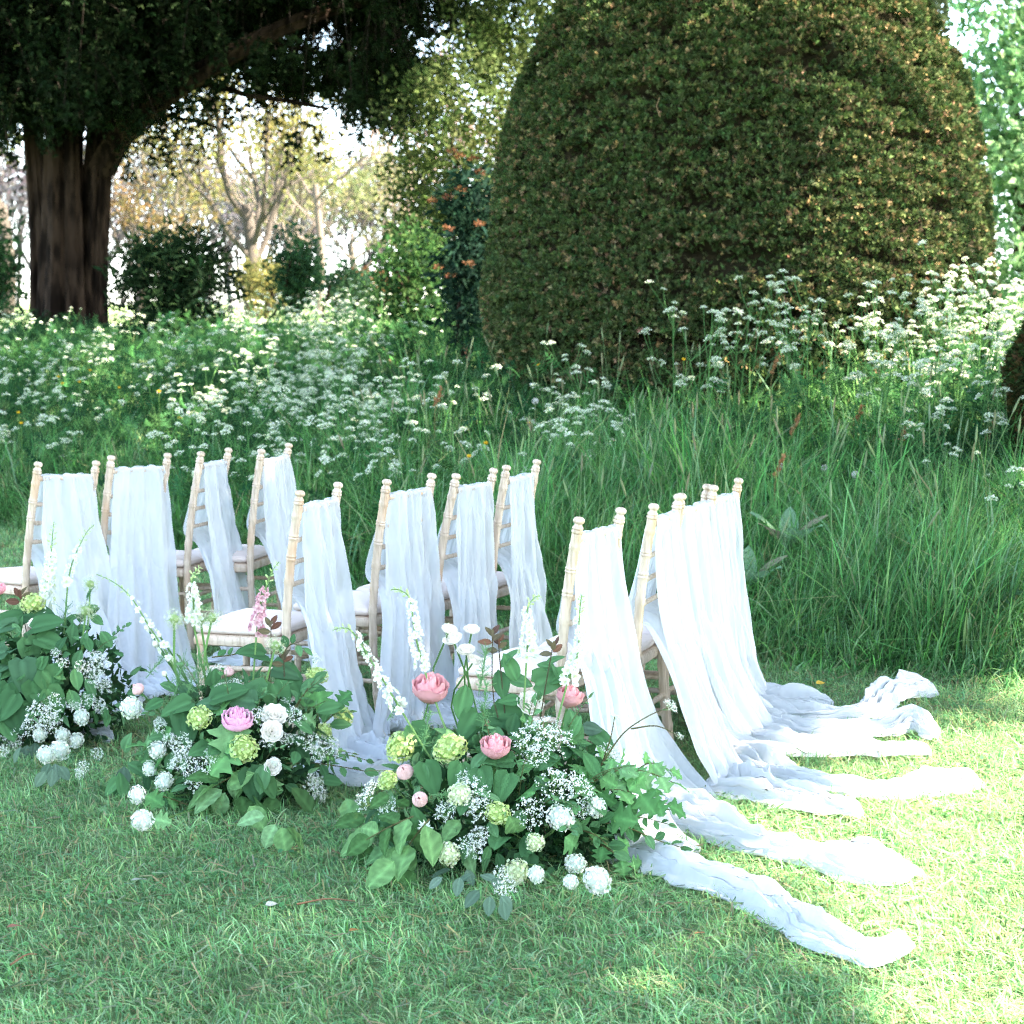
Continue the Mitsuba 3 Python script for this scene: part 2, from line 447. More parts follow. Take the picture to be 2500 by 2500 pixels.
# ================================================================ trees and shrubs
LEAF4 = (np.array([[0, 0, 0], [-0.27, 0.45, 0.06], [0, 0.42, -0.03], [0.27, 0.45, 0.06], [0, 1.0, -0.10]]), np.array([[0, 2, 1], [0, 3, 2], [1, 2, 4], [2, 3, 4]]), np.array([0.85, 1, 0.95, 1, 1.08]))
LONGLEAF = (np.array([[0, 0, 0], [-0.15, 0.4, 0.05], [0, 0.4, 0], [0.15, 0.4, 0.05], [0, 1.0, -0.16]]), np.array([[0, 2, 1], [0, 3, 2], [1, 2, 4], [2, 3, 4]]), np.array([0.85, 1, 0.95, 1, 1.08]))


def needle_fan(n, spread, seed, width=0.17):
    g = np.random.default_rng(seed)
    v, f = [], []
    for i in range(n):
        a = (i / (n - 1) - 0.5) * 2 * spread + g.normal(0, 0.12)
        y0 = 0.12 * g.random()
        d = np.array([math.sin(a), math.cos(a), g.normal(0, 0.28)])
        L = g.uniform(0.65, 1.0)
        s = np.array([d[1], -d[0], g.normal(0, 0.5)]) * width * 0.5
        b = np.array([0, y0, 0])
        k = len(v)
        v += [b + d * L * 0.12 - s, b + d * L * 0.12 + s, b + d * L]
        f.append([k, k + 1, k + 2])
    return np.array(v), np.array(f), np.tile([0.7, 0.7, 1.15], n)


SPRIG = needle_fan(4, 1.2, 3, 0.42)
TUFT = needle_fan(3, 0.7, 5, 0.42)


def y_frames(d, roll):
    m = frames(d, roll)
    return np.stack([m[..., 0], m[..., 2], -m[..., 1]], -1)


def clumps(centres, radius, per, size, cols, t=LEAF4, droop=0.0, jitter=0.15, flat=0.75, g=None):
    """Leaves spread through clumps round the given centres."""
    g = g or rng
    n = len(centres) * per
    c = np.repeat(centres, per, 0)
    r = np.repeat(np.broadcast_to(radius, (len(centres),)), per)
    d = rand_dirs(n, g)
    d[:, 2] *= flat
    p = c + d * (r * g.uniform(0.25, 1.0, n) ** 0.6)[:, None]
    out = unit(d * 0.8 + rand_dirs(n, g) * 0.8 + np.array([0, 0, 0.25 - droop]))
    tone = np.repeat(palette(cols, len(centres), jitter, g), per, 0) * (1 + 0.16 * g.normal(size=(n, 1)))
    return scatter(t, p, y_frames(out, g.uniform(0, 6.3, n)), size * g.uniform(0.6, 1.25, n), np.clip(tone, 0.003, 0.9))


def blob_points(c, r, n, shell=0.45, seed=0, rough=0.35, bottom=-1.0):
    """Points in an ellipsoid whose outline swells and shrinks with noise, most of them near its skin."""
    g = np.random.default_rng(seed)
    d = unit(g.normal(size=(n * 2, 3)))
    d = d[d[:, 2] > bottom][:n]
    k = 1 - rough + 2 * rough * meshkit.fbm(d * 2.3 + seed * 3.7, 3, seed)
    rad = (1 - shell * g.random(len(d)) ** 1.5) * k
    return np.asarray(c) + d * np.asarray(r) * rad[:, None]


def branching(base, d, length, radius, depth, g, bend=0.25, kids=(2, 3), ratio=0.72, out=None, tips=None, up=0.08):
    out = [] if out is None else out
    tips = [] if tips is None else tips
    p, pts, d = np.array(base, float), [np.array(base, float)], unit(np.array(d, float))
    for _ in range(5):
        d = unit(d + bend * 0.4 * g.normal(size=3) + np.array([0, 0, up]))
        p = p + d * length / 5
        pts.append(p.copy())
    out.append(tube(pts, np.linspace(radius, radius * 0.6, 6), 7 if radius > 0.06 else 4, cap=False))
    if depth == 0:
        tips.append(p)
    else:
        for _ in range(g.integers(kids[0], kids[1] + 1)):
            s = g.integers(2, 6)
            nd = unit(d + 0.75 * unit(g.normal(size=3)))
            branching(pts[s], nd, length * ratio * g.uniform(0.75, 1.15), radius * 0.58, depth - 1, g, bend, kids, ratio, out, tips, up)
    return out, tips


def place_z(x, y):
    return float(land(np.array([x]), np.array([y]))[0])


# ---- the clipped yew dome
TOP_C = np.array([1.90, 16.4])
TOP_Z = place_z(1.9, 15) - 0.25
PROF = np.array([[0.0, 1.55], [0.35, 1.86], [0.75, 2.05], [1.25, 2.17], [1.75, 2.13], [2.4, 2.05], [2.95, 1.90], [3.5, 1.62], [4.0, 1.24], [4.35, 0.85], [4.6, 0.4], [4.68, 0.02]])


def dome(th, h):
    """(points, normals, hollow depth) on the dome's skin."""
    ps = spline(PROF, 400)
    r = np.interp(h, ps[:, 0], ps[:, 1])
    sl = np.interp(h, ps[:, 0], np.gradient(ps[:, 1], ps[:, 0] + np.arange(400) * 1e-9))
    q = np.stack([np.cos(th) * 1.0, np.sin(th) * 1.0, h * 0.75], -1)
    lump = meshkit.fbm(q * 1.5 + 5, 3, 2) - 0.5
    fine = meshkit.fbm(np.stack([np.cos(th) * 4.2, np.sin(th) * 4.2, h * 4.8], -1), 3, 9)
    hol = np.clip((fine - 0.60) / 0.10, 0, 1)
    small = meshkit.noise(np.stack([np.cos(th) * 17, np.sin(th) * 17, h * 21], -1), 6)
    rr = r + 0.13 * lump - 0.17 * hol - 0.13 * np.clip((small - 0.45) / 0.4, 0, 1)
    p = np.stack([TOP_C[0] + np.cos(th) * rr, TOP_C[1] + np.sin(th) * rr, TOP_Z + h], -1)
    nrm = unit(np.stack([np.cos(th), np.sin(th), -np.clip(sl, -8, 2)], -1))
    return p, nrm, np.maximum(hol, 0.75 * np.clip((small - 0.55) / 0.2, 0, 1))


tk = thing('topiary_yew', 'huge clipped yew dome with brown-tipped green needles, its right side in sun', 'topiary')
H, TH_ = np.meshgrid(np.linspace(0, 4.6, 70), np.linspace(0, 2 * np.pi, 161)[:-1], indexing='ij')
p, nn, _ = dome(TH_.ravel(), H.ravel())
p = p - nn * 0.13
i, j = np.meshgrid(np.arange(69), np.arange(160), indexing='ij')
q = np.stack([i * 160 + j, i * 160 + (j + 1) % 160, (i + 1) * 160 + (j + 1) % 160, (i + 1) * 160 + j], -1).reshape(-1, 4)
scene['twig_mat'] = {'type': 'twosided', 'bsdf': {'type': 'principled', 'base_color': mikit.proc(
    lambda p, n, uv: mikit.mix([0.010, 0.012, 0.006], [0.035, 0.026, 0.015], mikit.fbm(p.x * 25, p.y * 25, p.z * 25, 2))), 'roughness': 0.95, 'specular': 0.1}}
part(tk, 'inner_twigs', (p, np.vstack([q[:, :3], q[:, [0, 2, 3]]])), 'twig_mat')
n = 126000
th = rng.uniform(-np.pi * 1.10, np.pi * 0.10, n)                   # the side that faces the lawn is the denser
th[:14000] = rng.uniform(0, np.pi, 14000)
h = rng.uniform(0, 1, n) ** 1.05 * 4.62
p, nn, hol = dome(th, h)
keep = rng.random(n) > 0.75 * hol
th, h, p, nn, hol = th[keep], h[keep], p[keep], nn[keep], hol[keep]
n = len(p)
loose = np.clip(0.9 - h / 1.5, 0, 1)                               # shaggier towards the ground
d = unit(nn + (0.62 + 0.3 * loose[:, None]) * rng.normal(size=(n, 3)) + np.array([0, 0, 0.28]))
p = p - nn * rng.uniform(0.02, 0.07, n)[:, None] + nn * (loose * rng.random(n) * 0.14)[:, None]
col = palette([(0.0644, 0.098, 0.0357), (0.0774, 0.114, 0.0433), (0.0514, 0.085, 0.0323), (0.0963, 0.121, 0.0491)], n, 0.22)
brown = rng.random(n) < 0.03 + 0.17 * meshkit.fbm(p * 1.3, 2, 12)
col[brown] = palette([(0.293, 0.209, 0.112), (0.254, 0.195, 0.102), (0.225, 0.195, 0.0975)], int(brown.sum()), 0.2)
part(tk, 'foliage', scatter(SPRIG, p, y_frames(d, rng.uniform(0, 6.3, n)), rng.uniform(0.030, 0.054, n) * (1 + 0.8 * loose), col), 'needle_mat', smooth=False, kind='stuff')
for thd, hh, L in ((-98, 3.28, 0.14), (-80, 2.15, 0.16), (-113, 2.5, 0.14)):
    pp, n1, _ = dome(np.array([math.radians(thd)]), np.array([hh]))
    s = pp[0] + n1[0] * 0.03
    e = np.array([rng.normal(0, 0.25), 0, 1.0 if rng.random() < 0.6 else -0.9])
    part(tk, 'dead_twig', coloured(tube([s, s + e * L * 0.5 + n1[0] * 0.03, s + e * L + np.array([0.03, 0, 0])], [0.005, 0.004, 0.002], 5), (0.20, 0.13, 0.08)), 'matt_mat')

# ---- the second clipped yew whose edge shows at the right of the picture
tk = thing('topiary_yew', 'dark clipped yew cut off by the right edge, beside the sunny meadow', 'topiary')
c2 = np.array([4.44, 11.6])
z2 = place_z(3.6, 11.4) - 0.52


def yew2(th, h):
    r = 1.42 * np.interp(h, [0, 0.4, 0.9, 1.2, 1.7, 2.1], [0.86, 0.97, 0.965, 1.0, 0.9, 0.12])
    r = r + 0.16 * (meshkit.fbm(np.stack([np.cos(th) * 2.2, np.sin(th) * 2.2, h * 1.9], -1), 3, 4) - 0.5)
    return np.stack([c2[0] + np.cos(th) * r, c2[1] + np.sin(th) * r, z2 + h], -1)


H, TH_ = np.meshgrid(np.linspace(0, 2.08, 30), np.linspace(0, 2 * np.pi, 65)[:-1], indexing='ij')
p = yew2(TH_.ravel(), H.ravel())
ctr = np.array([c2[0], c2[1], z2 + 0.9])
p = ctr + (p - ctr) * 0.95
i, j = np.meshgrid(np.arange(29), np.arange(64), indexing='ij')
q = np.stack([i * 64 + j, i * 64 + (j + 1) % 64, (i + 1) * 64 + (j + 1) % 64, (i + 1) * 64 + j], -1).reshape(-1, 4)
part(tk, 'inner_twigs', (p, np.vstack([q[:, :3], q[:, [0, 2, 3]]])), 'twig_mat')
n = 16000
p = yew2(rng.uniform(0.35, 2 * np.pi - 0.35, n) , rng.uniform(0, 2.09, n))
d = unit(p - ctr + 0.0)
part(tk, 'foliage', scatter(SPRIG, p - d * 0.04, y_frames(unit(d + 0.5 * rng.normal(size=(n, 3))), rng.uniform(0, 6.3, n)), rng.uniform(0.05, 0.085, n),
                            palette([(0.027, 0.045, 0.015), (0.033, 0.051, 0.018), (0.06, 0.042, 0.018)], n, 0.2)), 'needle_mat', smooth=False, kind='stuff')

# ---- the old yew tree at the left
YT = 28.0
tk = thing('yew_tree', 'old dark yew tree with three fused fluted trunks and drooping branches at the left', 'tree')


def flute(k, seed):
    g = np.random.default_rng(seed)
    ph = g.uniform(0, 6.3, 6)

    def f(t, a):
        return (1 + 2.2 * k * np.exp(-t * 12) * 0.8 + 0.15 * np.sin(5 * a + ph[0] + 0.8 * t) + 0.07 * np.sin(9 * a + ph[1] - 1.1 * t) + 0.06 * np.sin(17 * a + ph[2] + 2 * t) + 0.03 * np.sin(31 * a + ph[4] - 3 * t) + 0.04 * np.sin(4 * a + 9 * t + ph[3])) * (1 + k * np.exp(-t * 9))
    return f


U = 1.294 * YT / FPX


def yew_line(pts, n):
    return spline([at(u, v, YT + dy) for u, v, dy in pts], n)


for pts, r0, r1, sd in (([(80, 640, 0.2), (76, 450, .2), (66, 300, .3), (52, 150, .3), (30, 0, .4), (-10, -300, .3)], 20, 14, 1),
                        ([(120, 645, -.1), (121, 450, -.1), (120, 300, 0), (126, 150, 0), (132, 0, 0), (140, -330, 0)], 38, 22, 2),
                        ([(170, 642, .1), (178, 450, .1), (188, 310, .1), (196, 200, .2), (206, 60, .4), (220, -300, .6)], 27, 15, 3)):
    lin = yew_line(pts, 60)
    part(tk, 'trunk', tube(lin, np.linspace(r0, r1, 60) * U, 72, flute=flute(0.10, sd)), 'bark_mat', smooth=50)
limbs = [([(190, 320, .1), (222, 262, -.3), (280, 205, -.9), (345, 162, -1.4), (420, 112, -1.7), (500, 68, -1.7), (610, 22, -1.6), (740, -20, -.7), (880, -60, -.6), (1000, -60, -.5)], 25, 6),
         ([(206, 60, .3), (280, 10, .8), (380, -50, 1.4), (520, -80, 2), (660, -70, 2.4)], 15, 5), ([(125, 180, 0), (70, 110, -.8), (0, 60, -1.5), (-90, 40, -2)], 13, 5),
         ([(130, 60, 0), (190, -20, -1.0), (330, -60, -2), (480, -40, -2.6)], 14, 5), ([(345, 162, -.3), (400, 160, -.8), (470, 180, -1.2), (540, 190, -1.5), (620, 205, -1.6)], 7, 3),
         ([(500, 68, -.4), (560, 90, .3), (640, 110, .8), (710, 140, 1.0)], 8, 3), ([(280, 205, -.2), (300, 215, .6), (350, 225, 1.2), (410, 240, 1.5)], 5, 2)]
for pts, r0, r1 in limbs:
    part(tk, 'limb', tube(yew_line(pts, 40), np.linspace(r0, r1, 40) * U, 12, flute=flute(0, r0)), 'bark_mat', smooth=50)
# the crown: drooping sprays of needles, hanging down to an uneven fringe
fr = np.array([[-200, 240], [0, 232], [40, 205], [90, 230], [160, 205], [215, 190], [250, 205], [280, 185], [345, 140], [400, 115], [430, 120], [470, 140], [520, 165], [560, 180], [620, 215], [680, 235], [730, 235], [770, 190], [790, 110], [806, 30], [822, 50],
               [850, 95], [885, 110], [905, 140], [930, 100], [960, 30], [1010, -40], [1080, -40], [1400, -70]])
nsp = 3300
us = np.concatenate([rng.uniform(-180, 1010, 2500), rng.uniform(-200, 1350, 800)])
top = np.concatenate([rng.uniform(-140, 170, 2500), rng.uniform(-420, -60, 800)])
fring = np.interp(us, fr[:, 0], fr[:, 1])
hole = meshkit.noise(np.stack([us / 55, top / 40, 0 * us], -1), 21)
ok = (top < fring - 25) & ~((hole > 0.60) & (us > 380) & (top > -10)) & ~((np.abs(us - 806) < 30) & (top > -130) & (rng.random(nsp) < 0.95)) & ~((us > 830) & (top > -40) & (rng.random(nsp) < 0.55))
us, top, fring = us[ok], top[ok], fring[ok]
ms_p, ms_d, twigs = [], [], []
for u, v, fb in zip(us, top, fring):
    dy = rng.normal(0, 1.3)
    a = at(u, v, YT + dy)
    L = min((fb - v) * U * rng.uniform(0.6, 1.1) + (rng.random() < (0.16 if u < 560 else 0.10)) * rng.uniform(0.3, 1.25) * (1.0 if 215 < u < 720 else 0.4), 2.2)
    out = np.array([rng.normal(0.16, 0.35), rng.normal(0, 0.35), 0])
    k = max(4, int(L / 0.085))
    t = np.linspace(0, 1, k)[:, None]
    pts = a + out * L * t * (1 - 0.3 * t) + np.array([0, 0, -1.0]) * L * t ** 1.35
    if L > 0.5 and rng.random() < 0.45:
        twigs.append(coloured(tube(pts[:: max(1, k // 6)], 0.007, 3, cap=False), (0.012, 0.009, 0.006)))
    pts = np.repeat(pts, 4, 0)
    ms_p.append(pts + rng.normal(0, 0.055, pts.shape))
    ms_d.append(np.tile(out * 0.5 + [0, 0, -0.8], (len(pts), 1)) + 0.6 * rng.normal(size=pts.shape))
pp, dd = np.vstack(ms_p), np.vstack(ms_d)
airy = meshkit.noise(pp * np.array([1.5, 0.5, 1.9]), 17) * 0.65 + meshkit.noise(pp * np.array([4.0, 1.5, 4.5]), 18) * 0.35
thin = np.clip((pp[:, 0] + 5.4) / 2.2, 0, 1) * np.clip((8.0 - pp[:, 2]) / 1.0, 0, 1)        # thinner towards the tip of the long limb
ok = airy < 0.78 - 0.27 * thin
pp, dd = pp[ok], dd[ok]
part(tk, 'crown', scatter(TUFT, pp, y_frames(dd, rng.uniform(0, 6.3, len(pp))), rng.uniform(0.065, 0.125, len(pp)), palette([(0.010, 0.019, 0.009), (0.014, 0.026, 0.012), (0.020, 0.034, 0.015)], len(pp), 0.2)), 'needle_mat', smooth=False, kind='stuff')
part(tk, 'twigs', join(twigs), 'matt_mat', kind='stuff')
# the crown's upper storeys, reaching out over the meadow above the picture
gy_ = np.random.default_rng(88)
c = np.stack([gy_.uniform(-13, 0.5, 1100), gy_.uniform(19.0, 31, 1100), gy_.uniform(6.2, 10.5, 1100)], -1)
c = c[c[:, 2] > 2.75 + 0.165 * c[:, 1]]
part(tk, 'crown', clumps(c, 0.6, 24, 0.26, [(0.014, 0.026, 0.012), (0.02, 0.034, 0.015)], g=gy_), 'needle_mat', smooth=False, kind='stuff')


def shrub(name, label, cat, u0, u1, v0, v1, y, depth, nclump, cr, per, size, cols, t=LEAF4, seed=1, rough=0.3, droop=0.0, shell=0.5, stems=4, group=None):
    """A bush that fills the given outline at the distance y."""
    a, b = at(u0, v1, y), at(u1, v0, y)
    c = (a + b) / 2
    r = np.array([(b[0] - a[0]) / 2, depth, (b[2] - a[2]) / 2])
    k = thing(name, label, cat, group)
    g = np.random.default_rng(seed)
    pts = blob_points(c, r - cr * 0.7, nclump, shell, seed, rough)
    part(k, 'foliage', clumps(pts, cr, per, size, cols, t, droop, g=g), 'leaf_mat', smooth=False, kind='stuff')
    z = place_z(c[0], y) - 0.05
    for s in range(stems):
        e = c + r * np.array([g.normal(0, 0.35), g.normal(0, 0.3), 0.25])
        b0 = np.array([c[0] + g.normal(0, 0.12 * r[0]), y + g.normal(0, 0.1), z])
        part(k, 'stem', tube(spline([b0, (b0 + e) / 2 + g.normal(0, 0.1, 3), e], 8), np.linspace(0.035, 0.012, 8) * max(1, r[2]), 6), 'bark_mat', smooth=True)
    return k


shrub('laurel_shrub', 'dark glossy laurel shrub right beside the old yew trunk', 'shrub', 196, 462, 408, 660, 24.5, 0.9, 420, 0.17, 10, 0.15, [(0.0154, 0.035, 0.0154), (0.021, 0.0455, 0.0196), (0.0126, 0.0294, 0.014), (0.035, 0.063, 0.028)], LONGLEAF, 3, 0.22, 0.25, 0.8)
shrub('leafy_shrub', 'upright dark green shrub in front of the pale bare tree', 'shrub', 498, 622, 422, 612, 30, 0.6, 230, 0.16, 9, 0.105, [(0.035, 0.085, 0.035), (0.05, 0.11, 0.045), (0.03, 0.07, 0.035)], LEAF4, 4, 0.35, 0.1, 0.8)
shrub('leafy_shrub', 'low green shrub between the upright shrub and the olive-green tree', 'shrub', 600, 730, 478, 640, 29, 0.6, 200, 0.16, 8, 0.10, [(0.04, 0.085, 0.045), (0.055, 0.11, 0.05)], LEAF4, 5, 0.35, 0.1, 0.8)
shrub('leafy_shrub', 'fresh green shrub at the foot of the olive-green tree', 'shrub', 682, 880, 405, 690, 21.5, 0.8, 430, 0.15, 9, 0.085, [(0.035, 0.09, 0.0275), (0.05, 0.11, 0.0325), (0.03, 0.07, 0.03), (0.065, 0.125, 0.04)], LEAF4, 6, 0.32, 0.1, 0.8)
olive = [(0.076, 0.113, 0.0361), (0.092, 0.131, 0.0425), (0.06, 0.0918, 0.0319), (0.108, 0.14, 0.051)]
tk = shrub('conifer_tree', 'tall soft olive-green tree left of the clipped yew dome', 'tree', 705, 1120, 40, 640, 24, 1.2, 620, 0.26, 26, 0.085, olive, LEAF4, 7, 0.30, 0.15, 0.6)
pts = blob_points(at(1000, -60, 24.6), np.array([0.95, 1.0, 1.5]), 330, 0.6, 19, 0.3)
part(tk, 'foliage', clumps(pts, 0.26, 26, 0.085, olive, LEAF4, 0.15), 'leaf_mat', smooth=False, kind='stuff')
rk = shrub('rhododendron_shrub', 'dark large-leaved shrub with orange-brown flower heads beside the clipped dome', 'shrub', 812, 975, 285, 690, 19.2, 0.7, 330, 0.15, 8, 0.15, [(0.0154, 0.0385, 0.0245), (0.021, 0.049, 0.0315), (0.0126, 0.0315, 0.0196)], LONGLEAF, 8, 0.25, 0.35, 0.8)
for u, v in ((852, 285), (868, 295), (905, 325), (893, 300), (846, 372), (845, 432), (905, 423), (850, 520), (884, 497), (828, 505), (870, 358), (816, 380)):
    c = at(u, v, 18.55 + rng.uniform(0, .1))
    dd = rand_dirs(26)
    dd[:, 2] *= 0.4
    part(rk, 'flower_head', scatter(LEAF4, c + dd * 0.025, y_frames(dd + [0, 0, .3], rng.uniform(0, 6, 26)), rng.uniform(0.03, 0.055, 26), palette([(0.165, 0.085, 0.0375), (0.2, 0.1, 0.06)], 26, 0.15)), 'leaf_mat', smooth=False)
shrub('laurel_shrub', 'dark leafy shrub at the left edge behind the yew trunk', 'shrub', -110, 66, 385, 640, 30.5, 0.9, 260, 0.2, 9, 0.16, [(0.022, 0.05, 0.022), (0.03, 0.07, 0.03), (0.06, 0.12, 0.04)], LONGLEAF, 9, 0.45, 0.3, 0.9)
shrub('bright_tree', 'sunlit fresh green leafy tree at the right edge behind the dome', 'tree', 1742, 2180, -260, 660, 31, 1.8, 620, 0.34, 16, 0.19, [(0.164, 0.307, 0.131), (0.199, 0.347, 0.159), (0.121, 0.242, 0.103), (0.242, 0.371, 0.205)], LEAF4, 10, 0.25, 0.1, 0.7)
shrub('dark_tree', 'dark tree top behind the upper right shoulder of the dome', 'tree', 1640, 1830, -330, 130, 38, 1.5, 260, 0.4, 10, 0.22, [(0.035, 0.05, 0.03), (0.045, 0.06, 0.03)], LEAF4, 11, 0.3, 0.1, 0.8)


def leafy_tree(name, label, base, height, spread, depth, leaf_n, leaf, cols, seed, bark=(0.10, 0.08, 0.065), radius=0.16, cat='tree', cr=0.5, up=0.10, kids=(2, 3)):
    g = np.random.default_rng(seed)
    k = thing(name, label, cat)
    z = place_z(base[0], base[1]) - 0.1
    b = np.array([base[0], base[1], z])
    out, tips = [], []
    tr = spline([b, b + [0.1, 0, height * 0.2], b + [-0.05, 0.1, height * 0.42]], 10)
    part(k, 'trunk', coloured(tube(tr, np.linspace(radius * 1.2, radius * 0.8, 10), 10), bark), 'matt_mat')
    for s in range(5):
        a = g.uniform(0, 6.3)
        d = np.array([math.cos(a) * spread, math.sin(a) * spread * 0.6, g.uniform(0.5, 1.1)])
        branching(tr[g.integers(4, 10)], d, height * 0.27, radius * 0.5, depth, g, 0.35, kids, 0.74, out, tips, up)
    part(k, 'branches', coloured(join(out), bark), 'matt_mat', smooth=False, kind='stuff')
    if leaf_n:
        part(k, 'crown', clumps(np.array(tips), cr, leaf_n, leaf, cols, g=g), 'leaf_mat', smooth=False, kind='stuff')
    return k


px = lambda u, v, y: at(u, v, y)[:2]
leafy_tree('pale_yellow_tree', 'pale yellow spring tree with dark forked trunk behind the drooping yew branches', px(470, 560, 44), 6.4, 1.1, 3, 26, 0.15, [(0.189, 0.171, 0.0585), (0.225, 0.203, 0.0765), (0.153, 0.153, 0.054)], 21, (0.07, 0.06, 0.05), 0.16, cr=0.5)
leafy_tree('pale_yellow_tree', 'pale yellow spring tree showing just right of the yew trunk', px(315, 560, 47), 5.9, 1.2, 3, 30, 0.15, [(0.198, 0.18, 0.063), (0.225, 0.207, 0.09), (0.162, 0.162, 0.063)], 22, (0.09, 0.08, 0.06), 0.14, cr=0.55)
leafy_tree('copper_tree', 'copper-leaved small tree close behind the yew trunk', px(262, 570, 41), 3.9, 1.0, 3, 8, 0.14, [(0.13, 0.085, 0.04), (0.15, 0.11, 0.05), (0.12, 0.10, 0.04)], 23, (0.06, 0.05, 0.04), 0.09, cr=0.4)
leafy_tree('pale_green_tree', 'soft pale green spring tree in the gap right of the forked tree', px(545, 560, 56), 5.2, 1.2, 3, 30, 0.17, [(0.19, 0.20, 0.085), (0.22, 0.22, 0.10), (0.16, 0.18, 0.08)], 28, (0.09, 0.075, 0.06), 0.10, cr=0.6)
leafy_tree('pale_green_tree', 'soft pale green spring tree low beside the olive-green tree', px(665, 560, 60), 5.4, 1.2, 3, 30, 0.18, [(0.20, 0.20, 0.10), (0.23, 0.22, 0.12), (0.17, 0.18, 0.09)], 29, (0.10, 0.085, 0.07), 0.10, cr=0.65)
leafy_tree('bare_tree', 'bare pinkish-tan branching tree between the yew and the olive-green tree', px(600, 560, 52), 8.6, 1.5, 5, 0, 0.1, None, 24, (0.13, 0.105, 0.085), 0.10, up=0.05)
leafy_tree('bare_tree', 'pale leafless tree seen low behind the upright shrub', px(560, 570, 64), 7.5, 1.3, 5, 3, 0.14, [(0.16, 0.144, 0.08)], 25, (0.13, 0.108, 0.09), 0.10, up=0.05)
leafy_tree('blossom_tree', 'far pinkish blossom tree beside the bright patch of sky', px(775, 560, 70), 10.5, 0.9, 4, 8, 0.24, [(0.225, 0.149, 0.135), (0.252, 0.18, 0.162)], 26, (0.30, 0.22, 0.19), 0.2, cr=0.7)
leafy_tree('yellow_green_tree', 'sunlit yellow-green tree glimpsed at the left edge', px(10, 560, 42), 6.0, 1.0, 3, 24, 0.18, [(0.125, 0.14, 0.04), (0.17, 0.15, 0.05), (0.09, 0.125, 0.04)], 27, (0.07, 0.06, 0.05), 0.15, cr=0.6)
shrub('yellow_shrub', 'low pale yellow shrub under the pale yellow tree', 'shrub', 440, 560, 470, 610, 38, 0.8, 90, 0.3, 16, 0.13, [(0.18, 0.162, 0.0585), (0.144, 0.144, 0.054)], LEAF4, 31, 0.3)
shrub('beech_hedge', 'low orange-brown hedge far behind the low green shrub', 'hedge', 600, 790, 498, 600, 42, 0.8, 130, 0.22, 16, 0.11, [(0.135, 0.0675, 0.0315), (0.162, 0.09, 0.045)], LEAF4, 32, 0.2)

# far woodland, bare and pale with distance
ms = []
g = np.random.default_rng(77)
for x in np.linspace(-46, 10, 84):
    y = 118 + g.uniform(-12, 12)
    b = np.array([x, y, place_z(x, y) - 0.1])
    out, tips = branching(b, [0, 0, 1], 4.0 * g.uniform(0.8, 1.2), 0.16, 3, g, 0.3, (2, 3), 0.8, up=0.12)
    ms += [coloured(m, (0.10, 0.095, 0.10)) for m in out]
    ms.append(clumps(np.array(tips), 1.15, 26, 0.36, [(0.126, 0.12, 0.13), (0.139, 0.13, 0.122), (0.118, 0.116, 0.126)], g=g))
add('far_woodland', join(ms), 'leaf_mat', smooth=False, kind='stuff', label='far pale woodland behind the garden trees')


# ---- the garden trees to the right, outside the frame, under whose shade the chairs stand
def sun_gap(x, y):
    """How much of the ground at (x, y) the crowns leave in the sun."""
    n1 = meshkit.fbm(np.stack([x * 1.1, y * 1.1, 0 * x], -1) + 4, 3, 41)
    xs = np.interp(y, [2, 4.4, 5.2, 6.2, 7.0, 8.0, 9.5, 12, 13.6, 14.2, 14.8, 15.4, 16, 17], [0.9, 0.62, 0.55, 0.72, 1.35, 2.3, 2.2, 1.9, 1.3, 0.7, -0.14, -1.0, -1.8, -3.2])
    g = np.clip((x - xs) / 0.55 + 0.5 + 1.3 * (n1 - 0.5) * (y < 12.5), 0, 1)
    g = np.maximum(g, 0.85 * np.exp(-(((x - 0.60) / 0.26) ** 2 + ((y - 5.75) / 0.42) ** 2)))
    g = np.maximum(g, 0.75 * np.clip((meshkit.fbm(np.stack([x * 0.8, y * 0.8, 0 * x], -1) + 1, 3, 43) - 0.63) / 0.1, 0, 1) * (y > 13.0))
    return g


def shade_tree(label, cx, y0, y1, x0, x1, n, trunk, seed, zr=(5.6, 9.5)):
    """A broad crown whose shadow falls on the ground between x0..x1 and y0..y1."""
    g = np.random.default_rng(seed)
    k = thing('shade_tree', label, 'tree')
    xg, yg, z = g.uniform(x0, x1, n), g.uniform(y0, y1, n), g.uniform(zr[0], zr[1], n)
    gap = sun_gap(xg, yg)
    ok = g.random(n) > np.clip(gap * 2.2, 0, 1)
    xg, yg, z = xg[ok], yg[ok], z[ok]
    c = np.stack([xg + z * SUN[0] / SUN[2], yg + z * SUN[1] / SUN[2], z], -1)
    m = clumps(c, 0.30, 6, 0.24, [(0.06, 0.13, 0.04), (0.075, 0.15, 0.05)], g=g)
    part(k, 'crown', m, 'leaf_mat', smooth=False, kind='stuff')
    t = np.array(trunk, float)
    part(k, 'trunk', tube(spline([t, t + [0.1, 0, zr[0] * 0.45], t + [-0.1, 0.1, zr[0] + 0.6]], 16), np.linspace(0.42, 0.26, 16), 16, flute=flute(0.2, seed)), 'bark_mat', smooth=50)
    for s in range(7):
        e = c[g.integers(0, len(c))]
        b = t + np.array([0, 0, g.uniform(zr[0] - 0.6, zr[0] + 0.4)])
        part(k, 'limb', tube(spline([b, b * 0.45 + e * 0.55 + [0, 0, 0.7], e], 12), np.linspace(0.07, 0.02, 12), 6), 'bark_mat', smooth=50)


